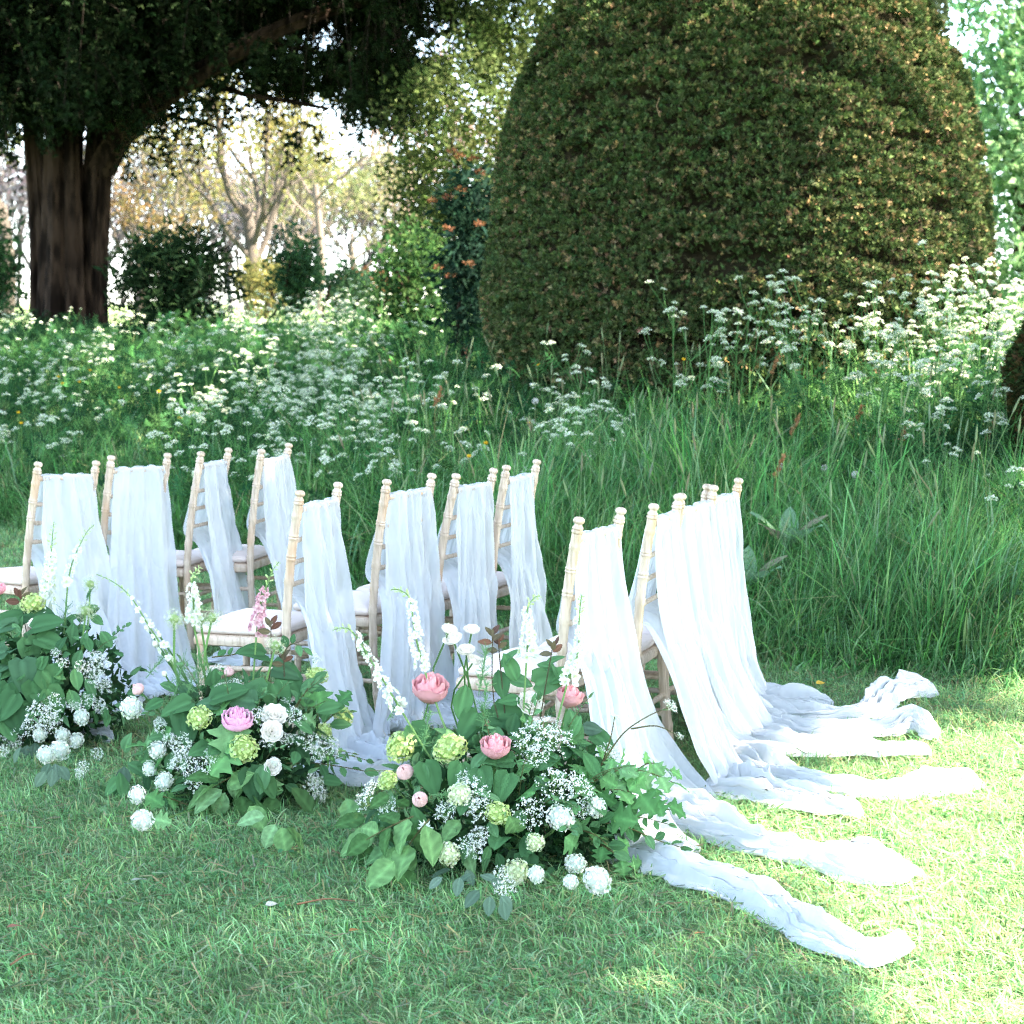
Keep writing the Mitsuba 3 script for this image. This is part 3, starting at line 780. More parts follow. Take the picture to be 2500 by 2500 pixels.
shade_tree("broad leafy tree standing out of view to the right of the lawn", 7, 1.5, 8.8, -4.2, 1.9, 4600, (7.2, 1.0, 0.0), 51)
shade_tree('broad leafy tree standing out of view beyond the right edge of the meadow', 8, 8.4, 15.2, -6.0, 3.2, 4200, (10.8, 9.6, 0.2), 52)
shade_tree('tall leafy tree standing out of view behind the clipped dome on the right', 9, 14.8, 21.5, -8.0, -0.4, 3200, (9.0, 14.0, 0.4), 53, (6.0, 9.5))
shade_tree('tall leafy tree standing out of view behind the dome, farther back', 9, 24.6, 32.5, -15.0, -5.4, 2600, (3.2, 29.5, 0.9), 54, (7.4, 10.5))
shade_tree('tall leafy tree standing out of view to the left of the rows of chairs', 6, 12.6, 20.0, -15.5, -6.5, 3000, (-7.5, 11.0, 0.0), 55, (5.6, 9.5))
# ================================================================ chairs
CW = 0.335                                                          # between the two back posts


def turned(path, r, rings, n=150, sides=14, taper=(1.0, 1.0)):
    """A turned rod with bamboo rings at the given heights (fractions of its length) along a bent path."""
    ln = spline(path, n)
    s = np.linspace(0, 1, n)
    rad = r * np.interp(s, [0, 1], taper)
    for k in rings:
        for o in (-0.0065, 0.0065):
            rad = rad + 0.0032 * np.exp(-(((s - k - o) / 0.0042) ** 2))
    return ln, rad


def back_post(y):
    path = [(0.028, y, 0.0), (0.004, y, 0.22), (0.0, y, 0.44), (0.022, y, 0.68), (0.052, y, 0.865)]
    zs = np.array([0.09, 0.19, 0.31, 0.405, 0.485, 0.565, 0.645, 0.725, 0.815])
    ln, rad = turned(path, 0.0156, zs / 0.865, taper=(0.95, 1.06))
    d = unit(ln[-1] - ln[-4])
    top = [(0.000, 0.0150), (0.004, 0.0190), (0.010, 0.0190), (0.013, 0.0152), (0.016, 0.0180), (0.021, 0.0172), (0.026, 0.0125), (0.031, 0.0118), (0.034, 0.0165), (0.040, 0.0188), (0.047, 0.0172), (0.052, 0.0115), (0.0535, 0.002)]
    ln = np.vstack([ln, ln[-1] + np.outer([t[0] + 1e-4 for t in top], d)])
    rad = np.concatenate([rad, [t[1] for t in top]])
    return tube(ln, rad, 16)


def rod(a, b, r, rings=()):
    a, b = np.array(a, float), np.array(b, float)
    s = np.linspace(0, 1, 60)
    rad = np.full(60, r)
    for k in rings:
        for o in (-0.02, 0.02):
            rad = rad + 0.0022 * np.exp(-(((s - k - o) / 0.012) ** 2))
    return tube(a + (b - a) * s[:, None], rad, 10)


def slab(outline, z0, z1, crown=0.0, rings=6, edge=0.012):
    """A soft-edged slab over a closed outline (n x 2)."""
    o = np.asarray(outline, float)
    c = o.mean(0)
    prof = [(1 - edge * 3, z0), (1 - edge * 0.6, z0 + (z1 - z0) * 0.12), (1.0, z0 + (z1 - z0) * 0.35), (1.0, z0 + (z1 - z0) * 0.62), (1 - edge * 1.6, z1 - (z1 - z0) * 0.14), (1 - edge * 6, z1)]
    prof += [(k, z1 + crown * (1 - k ** 2)) for k in (0.7, 0.4, 0.15)]
    v = [np.column_stack([c + (o - c) * k, np.full(len(o), z)]) for k, z in prof]
    n = len(o)
    f = []
    for a in range(len(prof) - 1):
        for j in range(n):
            f += [[a * n + j, a * n + (j + 1) % n, (a + 1) * n + (j + 1) % n], [a * n + j, (a + 1) * n + (j + 1) % n, (a + 1) * n + j]]
    v = np.vstack(v + [[[c[0], c[1], z0]], [[c[0], c[1], z1 + crown]]])
    m = len(prof)
    for j in range(n):
        f += [[len(v) - 2, (j + 1) % n, j], [len(v) - 1, (m - 1) * n + j, (m - 1) * n + (j + 1) % n]]
    return v, np.array(f)


def seat_outline(grow):
    # back edge between the posts, wider at the front, rounded corners
    pts = np.array([(-0.012, 0.012), (-0.05, -0.016), (-0.32, -0.034), (-0.355, -0.012), (-0.368, CW / 2), (-0.355, CW + 0.012), (-0.32, CW + 0.034), (-0.05, CW + 0.016), (-0.012, CW - 0.012)])
    p = spline(np.vstack([pts, pts[:1]]), 64)[:-1]
    c = p.mean(0)
    return (c + (p - c) * grow)[::-1]


FX = -0.335
front_path = lambda y: [(FX - 0.012, y, 0.0), (FX, y, 0.2), (FX, y, 0.350)]


def front_leg(y):
    ln, rad = turned(front_path(y), 0.0138, np.array([0.08, 0.17, 0.26, 0.30]) / 0.350, n=90, taper=(0.9, 1.08))
    return tube(ln, rad, 14)


CHAIR = [('back_post', mesh_dict(back_post(0.0), 'wood_mat', 40)), ('back_post', mesh_dict(back_post(CW), 'wood_mat', 40)),
         ('front_leg', mesh_dict(front_leg(-0.015), 'wood_mat', 40)), ('front_leg', mesh_dict(front_leg(CW + 0.015), 'wood_mat', 40)),
         ('seat_frame', mesh_dict(slab(seat_outline(1.0), 0.345, 0.386), 'wood_mat', 35)), ('seat_cushion', mesh_dict(slab(seat_outline(0.965), 0.3865, 0.425, 0.014, edge=0.035), 'cushion_mat', True))]
for z in (0.845, 0.735, 0.655, 0.575):
    x = np.interp(z, [0.44, 0.68, 0.865], [0.0, 0.022, 0.052])
    CHAIR.append(('back_rail', mesh_dict(rod((x, 0.01, z), (x, CW - 0.01, z), 0.0105 if z > 0.8 else 0.0085, (0.08, 0.92)), 'wood_mat', 40)))
for z in (0.14, 0.27):
    CHAIR.append(('stretcher', mesh_dict(rod((0.012, 0.0, z), (FX, -0.015, z - 0.01), 0.0095, (0.3, 0.7)), 'wood_mat', 40)))
    CHAIR.append(('stretcher', mesh_dict(rod((0.012, CW, z), (FX, CW + 0.015, z - 0.01), 0.0095, (0.3, 0.7)), 'wood_mat', 40)))
CHAIR.append(('stretcher', mesh_dict(rod((FX, -0.012, 0.2), (FX, CW + 0.012, 0.2), 0.0095, (0.3, 0.7)), 'wood_mat', 40)))
CHAIR.append(('stretcher', mesh_dict(rod((0.006, 0, 0.21), (0.006, CW, 0.21), 0.0095, (0.3, 0.7)), 'wood_mat', 40)))

# near back-post top (x, y), heading of the row in degrees from the view axis towards the right, sideways lean, backward lean (degrees)
SEATS = [('right row', 0, 0.207, 5.93, 26, 0.4, 0.0), ('right row', 1, 0.468, 6.33, 19, 0.0, -0.5), ('right row', 2, 0.590, 6.68, 25.5, 0.0, 0.0), ('right row', 3, 0.715, 7.02, 26.5, 0.8, 0.0),
         ('middle row', 0, -0.751, 6.78, 18.5, 0.0, 0.0), ('middle row', 1, -0.472, 7.22, 28, 0.6, 0.3), ('middle row', 2, -0.219, 7.52, 25.5, 0.8, 3.4), ('middle row', 3, -0.023, 7.86, 22.5, 0.3, 0.6),
         ('left row', 0, -1.985, 8.04, 33, 3.2, 0.4), ('left row', 1, -1.745, 8.36, 36, 1.8, 0.0), ('left row', 2, -1.393, 8.60, 13, 1.4, 1.2), ('left row', 3, -1.141, 8.74, 15, -0.5, 0.5)]
CHAIR_WORDS = ['front chair of the {} beside the flowers', 'second chair of the {}', 'third chair of the {}', 'last chair of the {} beside the long grass']


def chair_matrix(x, y, yaw, roll, lean):
    a = math.radians(yaw)
    m = np.eye(4)
    m[:3, 0] = (math.cos(a), -math.sin(a), 0)
    m[:3, 1] = (math.sin(a), math.cos(a), 0)
    cr, sr, cl, sl = math.cos(math.radians(roll)), math.sin(math.radians(roll)), math.cos(math.radians(lean)), math.sin(math.radians(lean))
    rx = np.array([[1, 0, 0], [0, cr, sr], [0, -sr, cr]])
    ry = np.array([[cl, 0, sl], [0, 1, 0], [-sl, 0, cl]])
    m[:3, :3] = m[:3, :3] @ ry @ rx
    top = m[:3, :3] @ np.array([0.058, 0, 0.918])
    m[0, 3], m[1, 3], m[2, 3] = x - top[0], y - top[1], 0.004
    return m


CHAIRS = []
for row, i, x, y, yaw, roll, lean in SEATS:
    k = thing('banquet_chair', 'pale limewashed bamboo-style ' + CHAIR_WORDS[i].format(row), 'chair', 'limewashed chairs in three rows')
    m = chair_matrix(x, y, yaw, roll, lean)
    for name, d in CHAIR:
        part(k, name, d, to_world=m)
    CHAIRS.append((row, i, m))

# ================================================================ drapes


def strip(stations, n, seed, width_n=44, folds=0.010):
    """A length of gauzy cloth. stations: rows of centre (3), half-width vector (3), fold depth, dome height on the ground."""
    g = np.random.default_rng(seed)
    st = np.asarray(stations, float)
    seg = np.linalg.norm(np.diff(st[:, :3], axis=0), axis=1)
    s = np.concatenate([[0], np.cumsum(np.maximum(seg, 0.02))])
    S = np.linspace(0, s[-1], n)
    dense = spline(st, 60 * len(st))
    sd = np.interp(np.linspace(0, len(st) - 1, 60 * len(st)), np.arange(len(st)), s)
    R = np.stack([np.interp(S, sd, dense[:, k]) for k in range(8)], -1)
    C, W, A, D = R[:, :3], R[:, 3:6], R[:, 6], np.maximum(R[:, 7], 0)
    tang = unit(np.gradient(C, axis=0))
    nrm = unit(np.cross(W, tang))
    u = np.linspace(-1, 1, width_n)
    ks = g.uniform([1.2, 2.2, 3.5, 6.5, 10.5], [2.0, 3.4, 5.6, 9.0, 15.0])
    ph = g.uniform(0, 6.3, 5)
    am = np.array([0.6, 0.8, 0.62, 0.42, 0.28])
    drift = np.stack([np.interp(S, np.linspace(0, s[-1], 7), np.cumsum(g.normal(0, 0.30, 7))) for _ in range(5)], -1)
    fold = sum(am[k] * np.sin(np.pi * ks[k] * (u[None] + drift[:, k:k + 1] * 0.4) + ph[k]) for k in range(5))
    fold = np.sign(fold) * np.abs(fold) ** 0.8
    fine = meshkit.fbm(np.stack([np.broadcast_to(u[None] * 9, (n, width_n)), np.broadcast_to(S[:, None] * 5, (n, width_n)), np.full((n, width_n), seed * 1.7)], -1), 3, seed) - 0.5
    crease = meshkit.fbm(np.stack([u[None] * 3.0 + S[:, None] * 6, S[:, None] * 9 - u[None] * 5, np.full((n, width_n), seed * 2.3)], -1), 3, seed + 5) - 0.5
    wob = 1 + 0.24 * (meshkit.fbm(np.stack([S * 7, 0 * S, 0 * S + seed], -1), 3, seed)[:, None] - 0.5) * 2 * np.clip(D[:, None] / 0.03, 0.15, 2.4)
    hard = np.clip(D / 0.03, 0, 1)[:, None]
    off = folds * A[:, None] * fold + 0.006 * fine * (1 + A[:, None] * 0.2) * (1 - hard)
    V = C[:, None] + W[:, None] * (u[None, :, None] * wob[..., None]) + nrm[:, None] * off[..., None]
    dome = D[:, None] * (1 - np.abs(u[None]) ** 2.6) * (1 + 0.9 * crease + 0.50 * np.clip(fold, -1.4, 1.4))
    V[..., 2] += np.maximum(dome, 0)
    V[..., 2] += hard * 0.032 * np.maximum(crease, -0.12)
    # along the lying part the edge wanders too
    V += (unit(W)[:, None] * (0.05 * hard * crease)[..., None])
    V[..., 2] = np.maximum(V[..., 2], 0.016 + 0.012 * np.abs(fine))
    i, j = np.meshgrid(np.arange(n - 1), np.arange(width_n - 1), indexing='ij')
    q = np.stack([i * width_n + j, i * width_n + j + 1, (i + 1) * width_n + j + 1, (i + 1) * width_n + j], -1).reshape(-1, 4)
    return V.reshape(-1, 3), np.vstack([q[:, :3], q[:, [0, 2, 3]]])


def tail_rows(tail):
    """Stations of the part that lies on the lawn: (u, v of the photograph's grid, half width, height)."""
    tail = [(u, v, w * (0.9 if i == 0 else 0.60), h * 0.72) for i, (u, v, w, h) in enumerate(tail)]
    c = np.array([on_ground(u, v, 0.02) for u, v, _, _ in tail])
    if len(c) > 1:
        t = unit(np.gradient(c, axis=0))
    else:
        t = np.array([[1.0, 0, 0]])
    w = np.stack([-t[:, 1], t[:, 0], 0 * t[:, 0]], -1)
    return c, w, t, tail


def drape(ci, label, near, far, flare=1.0, seed=1, swing=(0.0, 0.0), back=0.30, group='white cloths draped over the chair backs'):
    """near / far: the two ends lying on the lawn; one comes from the layer behind the rails, one from the layer before them."""
    row, i, m = CHAIRS[ci]
    R3, o = m[:3, :3], m[:3, 3]
    b, r = R3[:, 0], R3[:, 1]
    w3 = lambda x, y, z: R3 @ np.array([x, y, z]) + o
    mid = CW / 2
    hw = CW / 2 - 0.021
    k = thing('chair_drape', label, 'drape', group)
    sw = np.array([swing[0], swing[1], 0])
    ms = []
    for layer, tail in (('rear', far), ('front', near)):
        c, w, t, tail = tail_rows(tail)
        rows = []

        def st(p, half, A, D=0.0, wv=None):
            rows.append(np.concatenate([p, (r if wv is None else wv) * half, [A, D]]))
        s = 1 if layer == 'rear' else -1
        # over the rail: the front layer starts on top, so that the two meet
        rail_x, rail_z = 0.0485, 0.845
        for ang in (100, 60, 20):
            a = math.radians(ang)
            st(w3(rail_x + s * 0.0165 * math.cos(a), mid, rail_z + 0.0165 * math.sin(a)), hw, 0.30)
        end, w0 = c[0], w[0]
        if w0 @ r < 0:
            w0 = -w0
        if layer == 'rear':
            ex = (end - o) @ b
            ey = (end - o) @ r
            for z, fx, grow in ((0.77, 0.01, 1.10), (0.62, 0.045, 1.20), (0.46, 0.11, 1.27), (0.30, 0.22, 1.30), (0.16, 0.42, 1.45), (0.06, 0.74, 1.45)):
                x0 = 0.052 + 0.03 * (0.845 - z)
                p = w3(x0 + (ex - x0) * fx, mid + 0.017 + (ey - mid) * fx ** 0.9, z) + sw * (0.845 - z)
                st(p, hw * (1 + (grow - 1) * flare * 1.25), 1.0 + 0.5 * (0.845 - z))
        else:
            ex = (end - o) @ b
            ey = (end - o) @ r
            for z, x0, fx, grow in ((0.76, 0.018, 0, 0.97), (0.64, -0.012, 0, 1.0), (0.55, -0.026, 0, 1.0), (0.505, 0.03, 0.04, 1.0), (0.40, 0.07, 0.18, 1.04), (0.26, 0.08, 0.40, 1.1), (0.13, 0.09, 0.66, 1.15), (0.05, 0.1, 0.9, 1.15)):
                p = w3(x0 + (ex - x0) * fx, mid + (ey - mid) * fx ** 0.9, z) + sw * max(0.5 - z, 0)
                st(p, hw * (1 + (grow - 1) * flare * 2.0), 0.8 + 0.4 * (0.845 - z))
        for q, (cc, ww, (_, _, half, D)) in enumerate(zip(c, w, tail)):
            wv = ww if ww @ r > 0 else -ww
            st(cc, half, 0.8 if q == 0 else 0.5, D, wv)
        last, dirn = c[-1], t[-1]
        st(last + dirn * 0.04, tail[-1][2] * 0.45, 0.6, tail[-1][3] * 0.35, wv)
        ms.append(strip(rows, 170 if len(tail) > 3 else 110, seed * 2 + (layer == 'rear'), 40 if ci > 7 else 60, folds=0.0115))
    part(k, 'rear_length', ms[0], 'cloth_mat')
    part(k, 'front_length', ms[1], 'cloth_mat')


DW = 'white cloth over the {} chair of the {}'
drape(0, 'white cloth over the nearest right-hand chair with two long tails on the sunlit lawn', flare=1.3, seed=3,
      near=[(1225, 1612, .17, .05), (1300, 1662, .12, .07), (1400, 1690, .10, .065), (1500, 1742, .115, .06), (1565, 1780, .13, .06), (1640, 1812, .10, .05), (1700, 1792, .05, .04)],
      far=[(1275, 1520, .19, .05), (1345, 1570, .13, .07), (1450, 1607, .085, .055), (1560, 1637, .075, .055), (1630, 1652, .11, .075), (1690, 1660, .09, .06), (1716, 1652, .05, .04)])
drape(1, 'white cloth on the second right-row chair with one fat and one long thin tail', flare=0.8, seed=5,
      near=[(1385, 1478, .15, .06), (1440, 1505, .13, .075), (1530, 1525, .09, .06), (1605, 1538, .06, .045)],
      far=[(1410, 1425, .15, .05), (1470, 1465, .09, .06), (1560, 1490, .07, .05), (1670, 1500, .07, .05), (1760, 1490, .09, .06), (1830, 1482, .08, .05)])
drape(2, 'white gauzy cloth on the third right-row chair, its broad forked tail level on the grass', flare=0.6, seed=8,
      near=[(1440, 1392, .14, .05), (1500, 1415, .13, .06), (1620, 1418, .11, .05), (1735, 1422, .05, .04)],
      far=[(1440, 1362, .13, .05), (1530, 1388, .10, .05), (1640, 1386, .10, .05), (1720, 1375, .10, .07), (1755, 1392, .06, .05)])
drape(3, 'white cloth on the last right-row chair, its tail bunched beside the long grass', flare=0.5, seed=11,
      near=[(1425, 1322, .10, .05), (1480, 1328, .10, .07), (1553, 1333, .06, .05)],
      far=[(1435, 1338, .12, .05), (1540, 1358, .08, .05), (1630, 1352, .09, .06), (1660, 1334, .11, .09), (1705, 1316, .10, .09), (1752, 1312, .05, .06)])
drape(4, DW.format('front', 'middle row') + ', pooled between the flowers', flare=0.55, seed=14, swing=(0.03, 0),
      near=[(642, 1440, .16, .05), (690, 1476, .14, .06), (735, 1468, .09, .05)], far=[(668, 1402, .17, .05), (705, 1428, .13, .08), (745, 1445, .09, .05)])
drape(5, DW.format('second', 'middle row') + ', heaped behind the pink roses', flare=0.9, seed=17, near=[(760, 1388, .14, .06), (715, 1382, .09, .05)], far=[(815, 1352, .16, .05), (870, 1372, .12, .06), (915, 1378, .08, .05)])
drape(6, DW.format('third', 'middle row') + ', which leans back', flare=0.5, seed=20, near=[(900, 1335, .15, .05), (945, 1350, .1, .05)], far=[(925, 1318, .15, .05), (985, 1335, .1, .05)])
drape(7, DW.format('last', 'middle row') + ', against the long grass', flare=0.6, seed=23, near=[(985, 1292, .14, .05), (1040, 1305, .1, .05)], far=[(1030, 1280, .15, .05), (1085, 1292, .1, .05)])
drape(8, DW.format('front', 'left row') + ', leftmost cloth', flare=0.8, seed=26, swing=(0.06, 0), near=[(176, 1352, .13, .04), (172, 1380, .08, .05), (205, 1396, .045, .035)], far=[(205, 1322, .18, .04), (235, 1342, .12, .05), (262, 1346, .06, .03)])
drape(9, DW.format('second', 'left row') + ', swept right', flare=0.9, seed=29, near=[(262, 1290, .14, .04), (300, 1312, .1, .04)], far=[(305, 1285, .17, .04), (350, 1308, .12, .05), (395, 1312, .07, .03)])
drape(10, DW.format('third', 'left row') + ', hanging aslant to the right', flare=1.0, seed=32, swing=(0.08, 0), near=[(430, 1245, .15, .04), (470, 1258, .1, .04)], far=[(480, 1222, .17, .04), (530, 1240, .12, .05), (575, 1245, .07, .03)])
drape(11, DW.format('last', 'left row') + ', half hidden', flare=0.7, seed=35, swing=(0.05, 0), near=[(570, 1225, .14, .04), (610, 1235, .1, .04)], far=[(605, 1212, .16, .04), (655, 1225, .11, .05)])
# ================================================================ wild plants of the bank
FLORET = (np.array([[-0.5, -0.5, 0], [0.5, -0.5, 0.1], [0.5, 0.5, 0], [-0.5, 0.5, 0.1]]), np.array([[0, 1, 2], [0, 2, 3]]), np.ones(4))


def umbel_mesh(g, r, rays, florets, size, white=(0.80, 0.83, 0.75), stalk=(0.13, 0.24, 0.08)):
    """A flat-domed umbel facing +z whose rays start at the origin."""
    a = np.arange(rays) * 2.399963 + g.uniform(0, 6)
    q = np.sqrt((np.arange(rays) + 0.5) / rays) * r
    c = np.stack([q * np.cos(a), q * np.sin(a), r * 0.75 - 0.55 * q ** 2 / r], -1) + g.normal(0, 0.05 * r, (rays, 3))
    n = rays * florets
    o = g.normal(0, 1, (n, 3)) * np.array([1, 1, 0.45]) * r * 0.115
    p = np.repeat(c, florets, 0) + o
    nrm = unit(np.array([0, 0, 1.0]) + 0.55 * g.normal(size=(n, 3)))
    fl = scatter(FLORET, p, frames(nrm, g.uniform(0, 6, n)), size * g.uniform(0.7, 1.3, n), palette([white, (0.62, 0.70, 0.50)], n, 0.09, g))
    ms = [fl]
    for x in c[::2]:
        ms.append(coloured(tube(np.array([[0, 0, 0], x * 0.55 + [0, 0, 0.12 * r], x]), r * 0.018, 3, cap=False), stalk))
    return join(ms)


UM_NEAR = [mesh_dict(umbel_mesh(np.random.default_rng(100 + i), 0.034 + 0.004 * (i % 3), 13, 7, 0.0085), 'petal_mat', False) for i in range(6)]
UM_FAR = [umbel_mesh(np.random.default_rng(120 + i), 0.029 + 0.005 * (i % 3), 12, 4, 0.0095) for i in range(5)]
PARSLEY_LEAF = [(0.051, 0.145, 0.0553), (0.0638, 0.17, 0.0595), (0.0425, 0.128, 0.051)]


def parsley(base, h, near, g, n_umb, label, group):
    k = thing('cow_parsley', label, 'wildflower', group)
    stems, leaves, heads = [], [], []
    lean = g.normal(0, 0.09, 2)
    main = spline([base, base + [lean[0] * 0.4, lean[1] * 0.4, h * 0.4], base + [lean[0], lean[1], h * 0.72], base + [lean[0] * 1.5, lean[1] * 1.5, h]], 9)
    stems.append(tube(main, np.linspace(0.0055, 0.0025, 9), 4, cap=False))
    tips = [(main[-1], unit(main[-1] - main[-2]))]
    while len(tips) < n_umb:
        s = main[g.integers(3, 8)]
        a = g.uniform(0, 6.3)
        L = h * g.uniform(0.18, 0.42)
        e = s + np.array([math.cos(a) * L * 0.62, math.sin(a) * L * 0.62, L * g.uniform(0.6, 1.0)])
        br = spline([s, (s + e) / 2 + [math.cos(a) * L * 0.1, math.sin(a) * L * 0.1, -0.02], e], 5)
        stems.append(tube(br, np.linspace(0.003, 0.0018, 5), 3, cap=False))
        tips.append((e, unit(br[-1] - br[-2] + [0, 0, 0.25])))
        if g.random() < 0.7 and len(tips) < n_umb:
            e2 = br[2] + np.array([g.normal(0, 0.07), g.normal(0, 0.07), L * g.uniform(0.3, 0.6)])
            stems.append(tube(np.array([br[2], (br[2] + e2) / 2, e2]), 0.0018, 3, cap=False))
            tips.append((e2, unit(e2 - br[2])))
    nl = 7 if near else 5
    lp = main[g.integers(0, 5, nl)] + g.normal(0, 0.07, (nl, 3)) * [1, 1, 0.4]
    az = g.uniform(0, 6.3, nl)
    fm = y_frames(unit(np.stack([np.cos(az), np.sin(az), g.uniform(0.1, 0.8, nl)], -1)), g.uniform(-0.5, 0.5, nl))
    leaves = scatter(FERN, lp, fm, g.uniform(0.12, 0.22, nl), palette(PARSLEY_LEAF, nl, 0.15, g))
    if near:
        part(k, 'stem', coloured(join(stems), (0.12, 0.26, 0.09)), 'leaf_mat', smooth=False)
        part(k, 'leaves', leaves, 'leaf_mat', smooth=False)
        for e, d in tips:
            part(k, 'umbel', UM_NEAR[g.integers(0, 6)], to_world=mat4(e, frame1(unit(d + [0, 0, 0.9] + g.normal(0, 0.28, 3)), g.uniform(0, 6)), g.uniform(0.5, 0.95)))
    else:
        for e, d in tips:
            m = UM_FAR[g.integers(0, 5)]
            M = frame1(unit(d + [0, 0, 0.9] + g.normal(0, 0.28, 3)), g.uniform(0, 6)) * g.uniform(0.45, 0.85)
            heads.append((m[0] @ M.T + e, m[1], m[2]))
        part(k, 'stem', join([coloured(join(stems), (0.12, 0.26, 0.09)), leaves]), 'leaf_mat', smooth=False)
        part(k, 'flower_heads', join(heads), 'petal_mat', smooth=False, kind='stuff')


g5 = np.random.default_rng(55)
ZONES = [  # label, group, count, x range, y range, height, umbels, near, patchiness
    ('white cow parsley in the far left meadow', 'cow parsley of the far left meadow', 74, (-7.0, -1.2), (16.5, 24.5), (0.5, 0.8), (8, 13), False),
    ('white cow parsley in the near left meadow', 'cow parsley of the near left meadow', 74, (-4.8, -0.9), (12.0, 16.5), (0.45, 0.8), (6, 12), True),
    ('white cow parsley behind the middle row', 'cow parsley behind the middle row', 26, (-0.95, 0.75), (11.2, 14.6), (0.5, 0.8), (5, 10), True),
    ('tall white cow parsley against the dome', 'cow parsley against the dome', 12, (1.1, 2.2), (12.3, 13.7), (0.85, 1.2), (9, 14), True),
    ('white cow parsley on the right bank', 'cow parsley of the right bank', 66, (2.3, 5.2), (11.2, 16.0), (0.65, 1.1), (8, 15), True),
    ('low white cow parsley in the long grass', 'cow parsley in the long grass', 7, (2.1, 2.95), (9.4, 11.2), (0.45, 0.6), (3, 6), True),
    ('white cow parsley in front of the shrubs', 'cow parsley before the shrubs', 32, (-3.2, -0.2), (17.0, 20.5), (0.6, 0.95), (8, 13), False)]
PLACES = [(70, ', at the left edge'), (200, ', below the yew trunk'), (330, ', below the laurel'), (470, ', right of the laurel'), (620, ', below the upright shrub'), (760, ', below the low shrub'), (900, ', below the rhododendron'), (1050, ', left of the dome'), (1300, ', before the dome'), (1560, ', before the dome centre'), (1700, ', beside the dome foot'), (1830, ', right of the dome'), (3000, ', at the right edge')]
for label, group, cnt, xr, yr, hr, ur, near in ZONES:
    k = 0
    while k < cnt:
        x, y = g5.uniform(*xr), g5.uniform(*yr)
        if meshkit.noise(np.array([[x * 0.9, y * 0.9, 2.0]]), 5)[0] < g5.uniform(0.15, 0.6) or y < edge_y(x) + 0.7 or math.hypot(x - 1.9, y - 16.4) < 2.3 or math.hypot(x - 4.44, y - 11.6) < 1.5:
            continue
        if abs(x) > y * T_HALF + 0.5:
            continue
        u = 966 + x / y / T_HALF * 966
        sub = [w for lim, w in PLACES if u < lim][0]
        far = y > (yr[0] + yr[1]) / 2
        sub += ', farther back' if far else ', nearer'
        lab, grp = label + sub, group + sub
        parsley(np.array([x, y, place_z(x, y)]), g5.uniform(*hr), near, g5, int(g5.integers(*ur)), lab, grp)
        k += 1

# dandelions, their clocks, docks and sorrel
DAND = [(885, 863, 11.2), (917, 838, 11.8), (998, 800, 12.6), (865, 905, 10.6), (1290, 680, 13.6), (1015, 690, 14.6), (110, 712, 17), (118, 725, 16.5), (225, 733, 16), (150, 722, 17), (300, 740, 15.5), (40, 800, 14), (340, 790, 14), (170, 700, 18), (35, 780, 14.5)]
g6 = np.random.default_rng(66)
for i, (u, v, y) in enumerate(DAND):
    p = at(u, v, y)
    z0 = place_z(p[0], p[1])
    near = i < 6
    k = thing('yellow_dandelion', 'yellow dandelion flower in the grass behind the middle row' if near else 'tiny yellow flower in the left meadow', 'wildflower', 'yellow flowers behind the middle row' if near else 'yellow flowers of the left meadow')
    n = 36
    a = np.arange(n) * 2.4
    d = unit(np.stack([np.cos(a), np.sin(a), 0.25 + 1.3 * (np.arange(n) / n)], -1))
    part(k, 'flower', scatter(LONGLEAF, np.repeat(p[None], n, 0), y_frames(d, g6.uniform(-.4, .4, n)), np.full(n, 0.022), palette([(0.85, 0.62, 0.05), (0.85, 0.52, 0.04)], n, 0.06, g6)), 'petal_mat', smooth=False)
    part(k, 'stem', coloured(tube(spline([[p[0] + 0.02, p[1], min(z0, p[2] - 0.1)], [p[0], p[1], (z0 + p[2]) / 2], p], 6), 0.003, 4), (0.14, 0.26, 0.08)), 'leaf_mat')
for u, v, y in ((1010, 757, 13.0), (1614, 895, 10.8), (1556, 883, 11.2), (1472, 880, 11.4)):
    p = at(u, v, y)
    k = thing('dandelion_clock', 'grey fluffy dandelion clock ' + ('behind the middle row' if u < 1100 else 'in the long grass in front of the dome'), 'wildflower', 'dandelion clocks ' + ('behind the middle row' if u < 1100 else 'before the dome'))
    d = rand_dirs(70, g6)
    part(k, 'seed_ball', scatter(FLORET, p + d * 0.021, frames(d, g6.uniform(0, 6, 70)), np.full(70, 0.009), palette([(0.6, 0.58, 0.55)], 70, 0.05, g6)), 'petal_mat', smooth=False)
    part(k, 'stem', coloured(tube(np.array([[p[0], p[1], min(place_z(p[0], p[1]), p[2] - .1)], p - [0, 0, 0.1], p]), 0.0028, 4), (0.2, 0.26, 0.12)), 'leaf_mat')


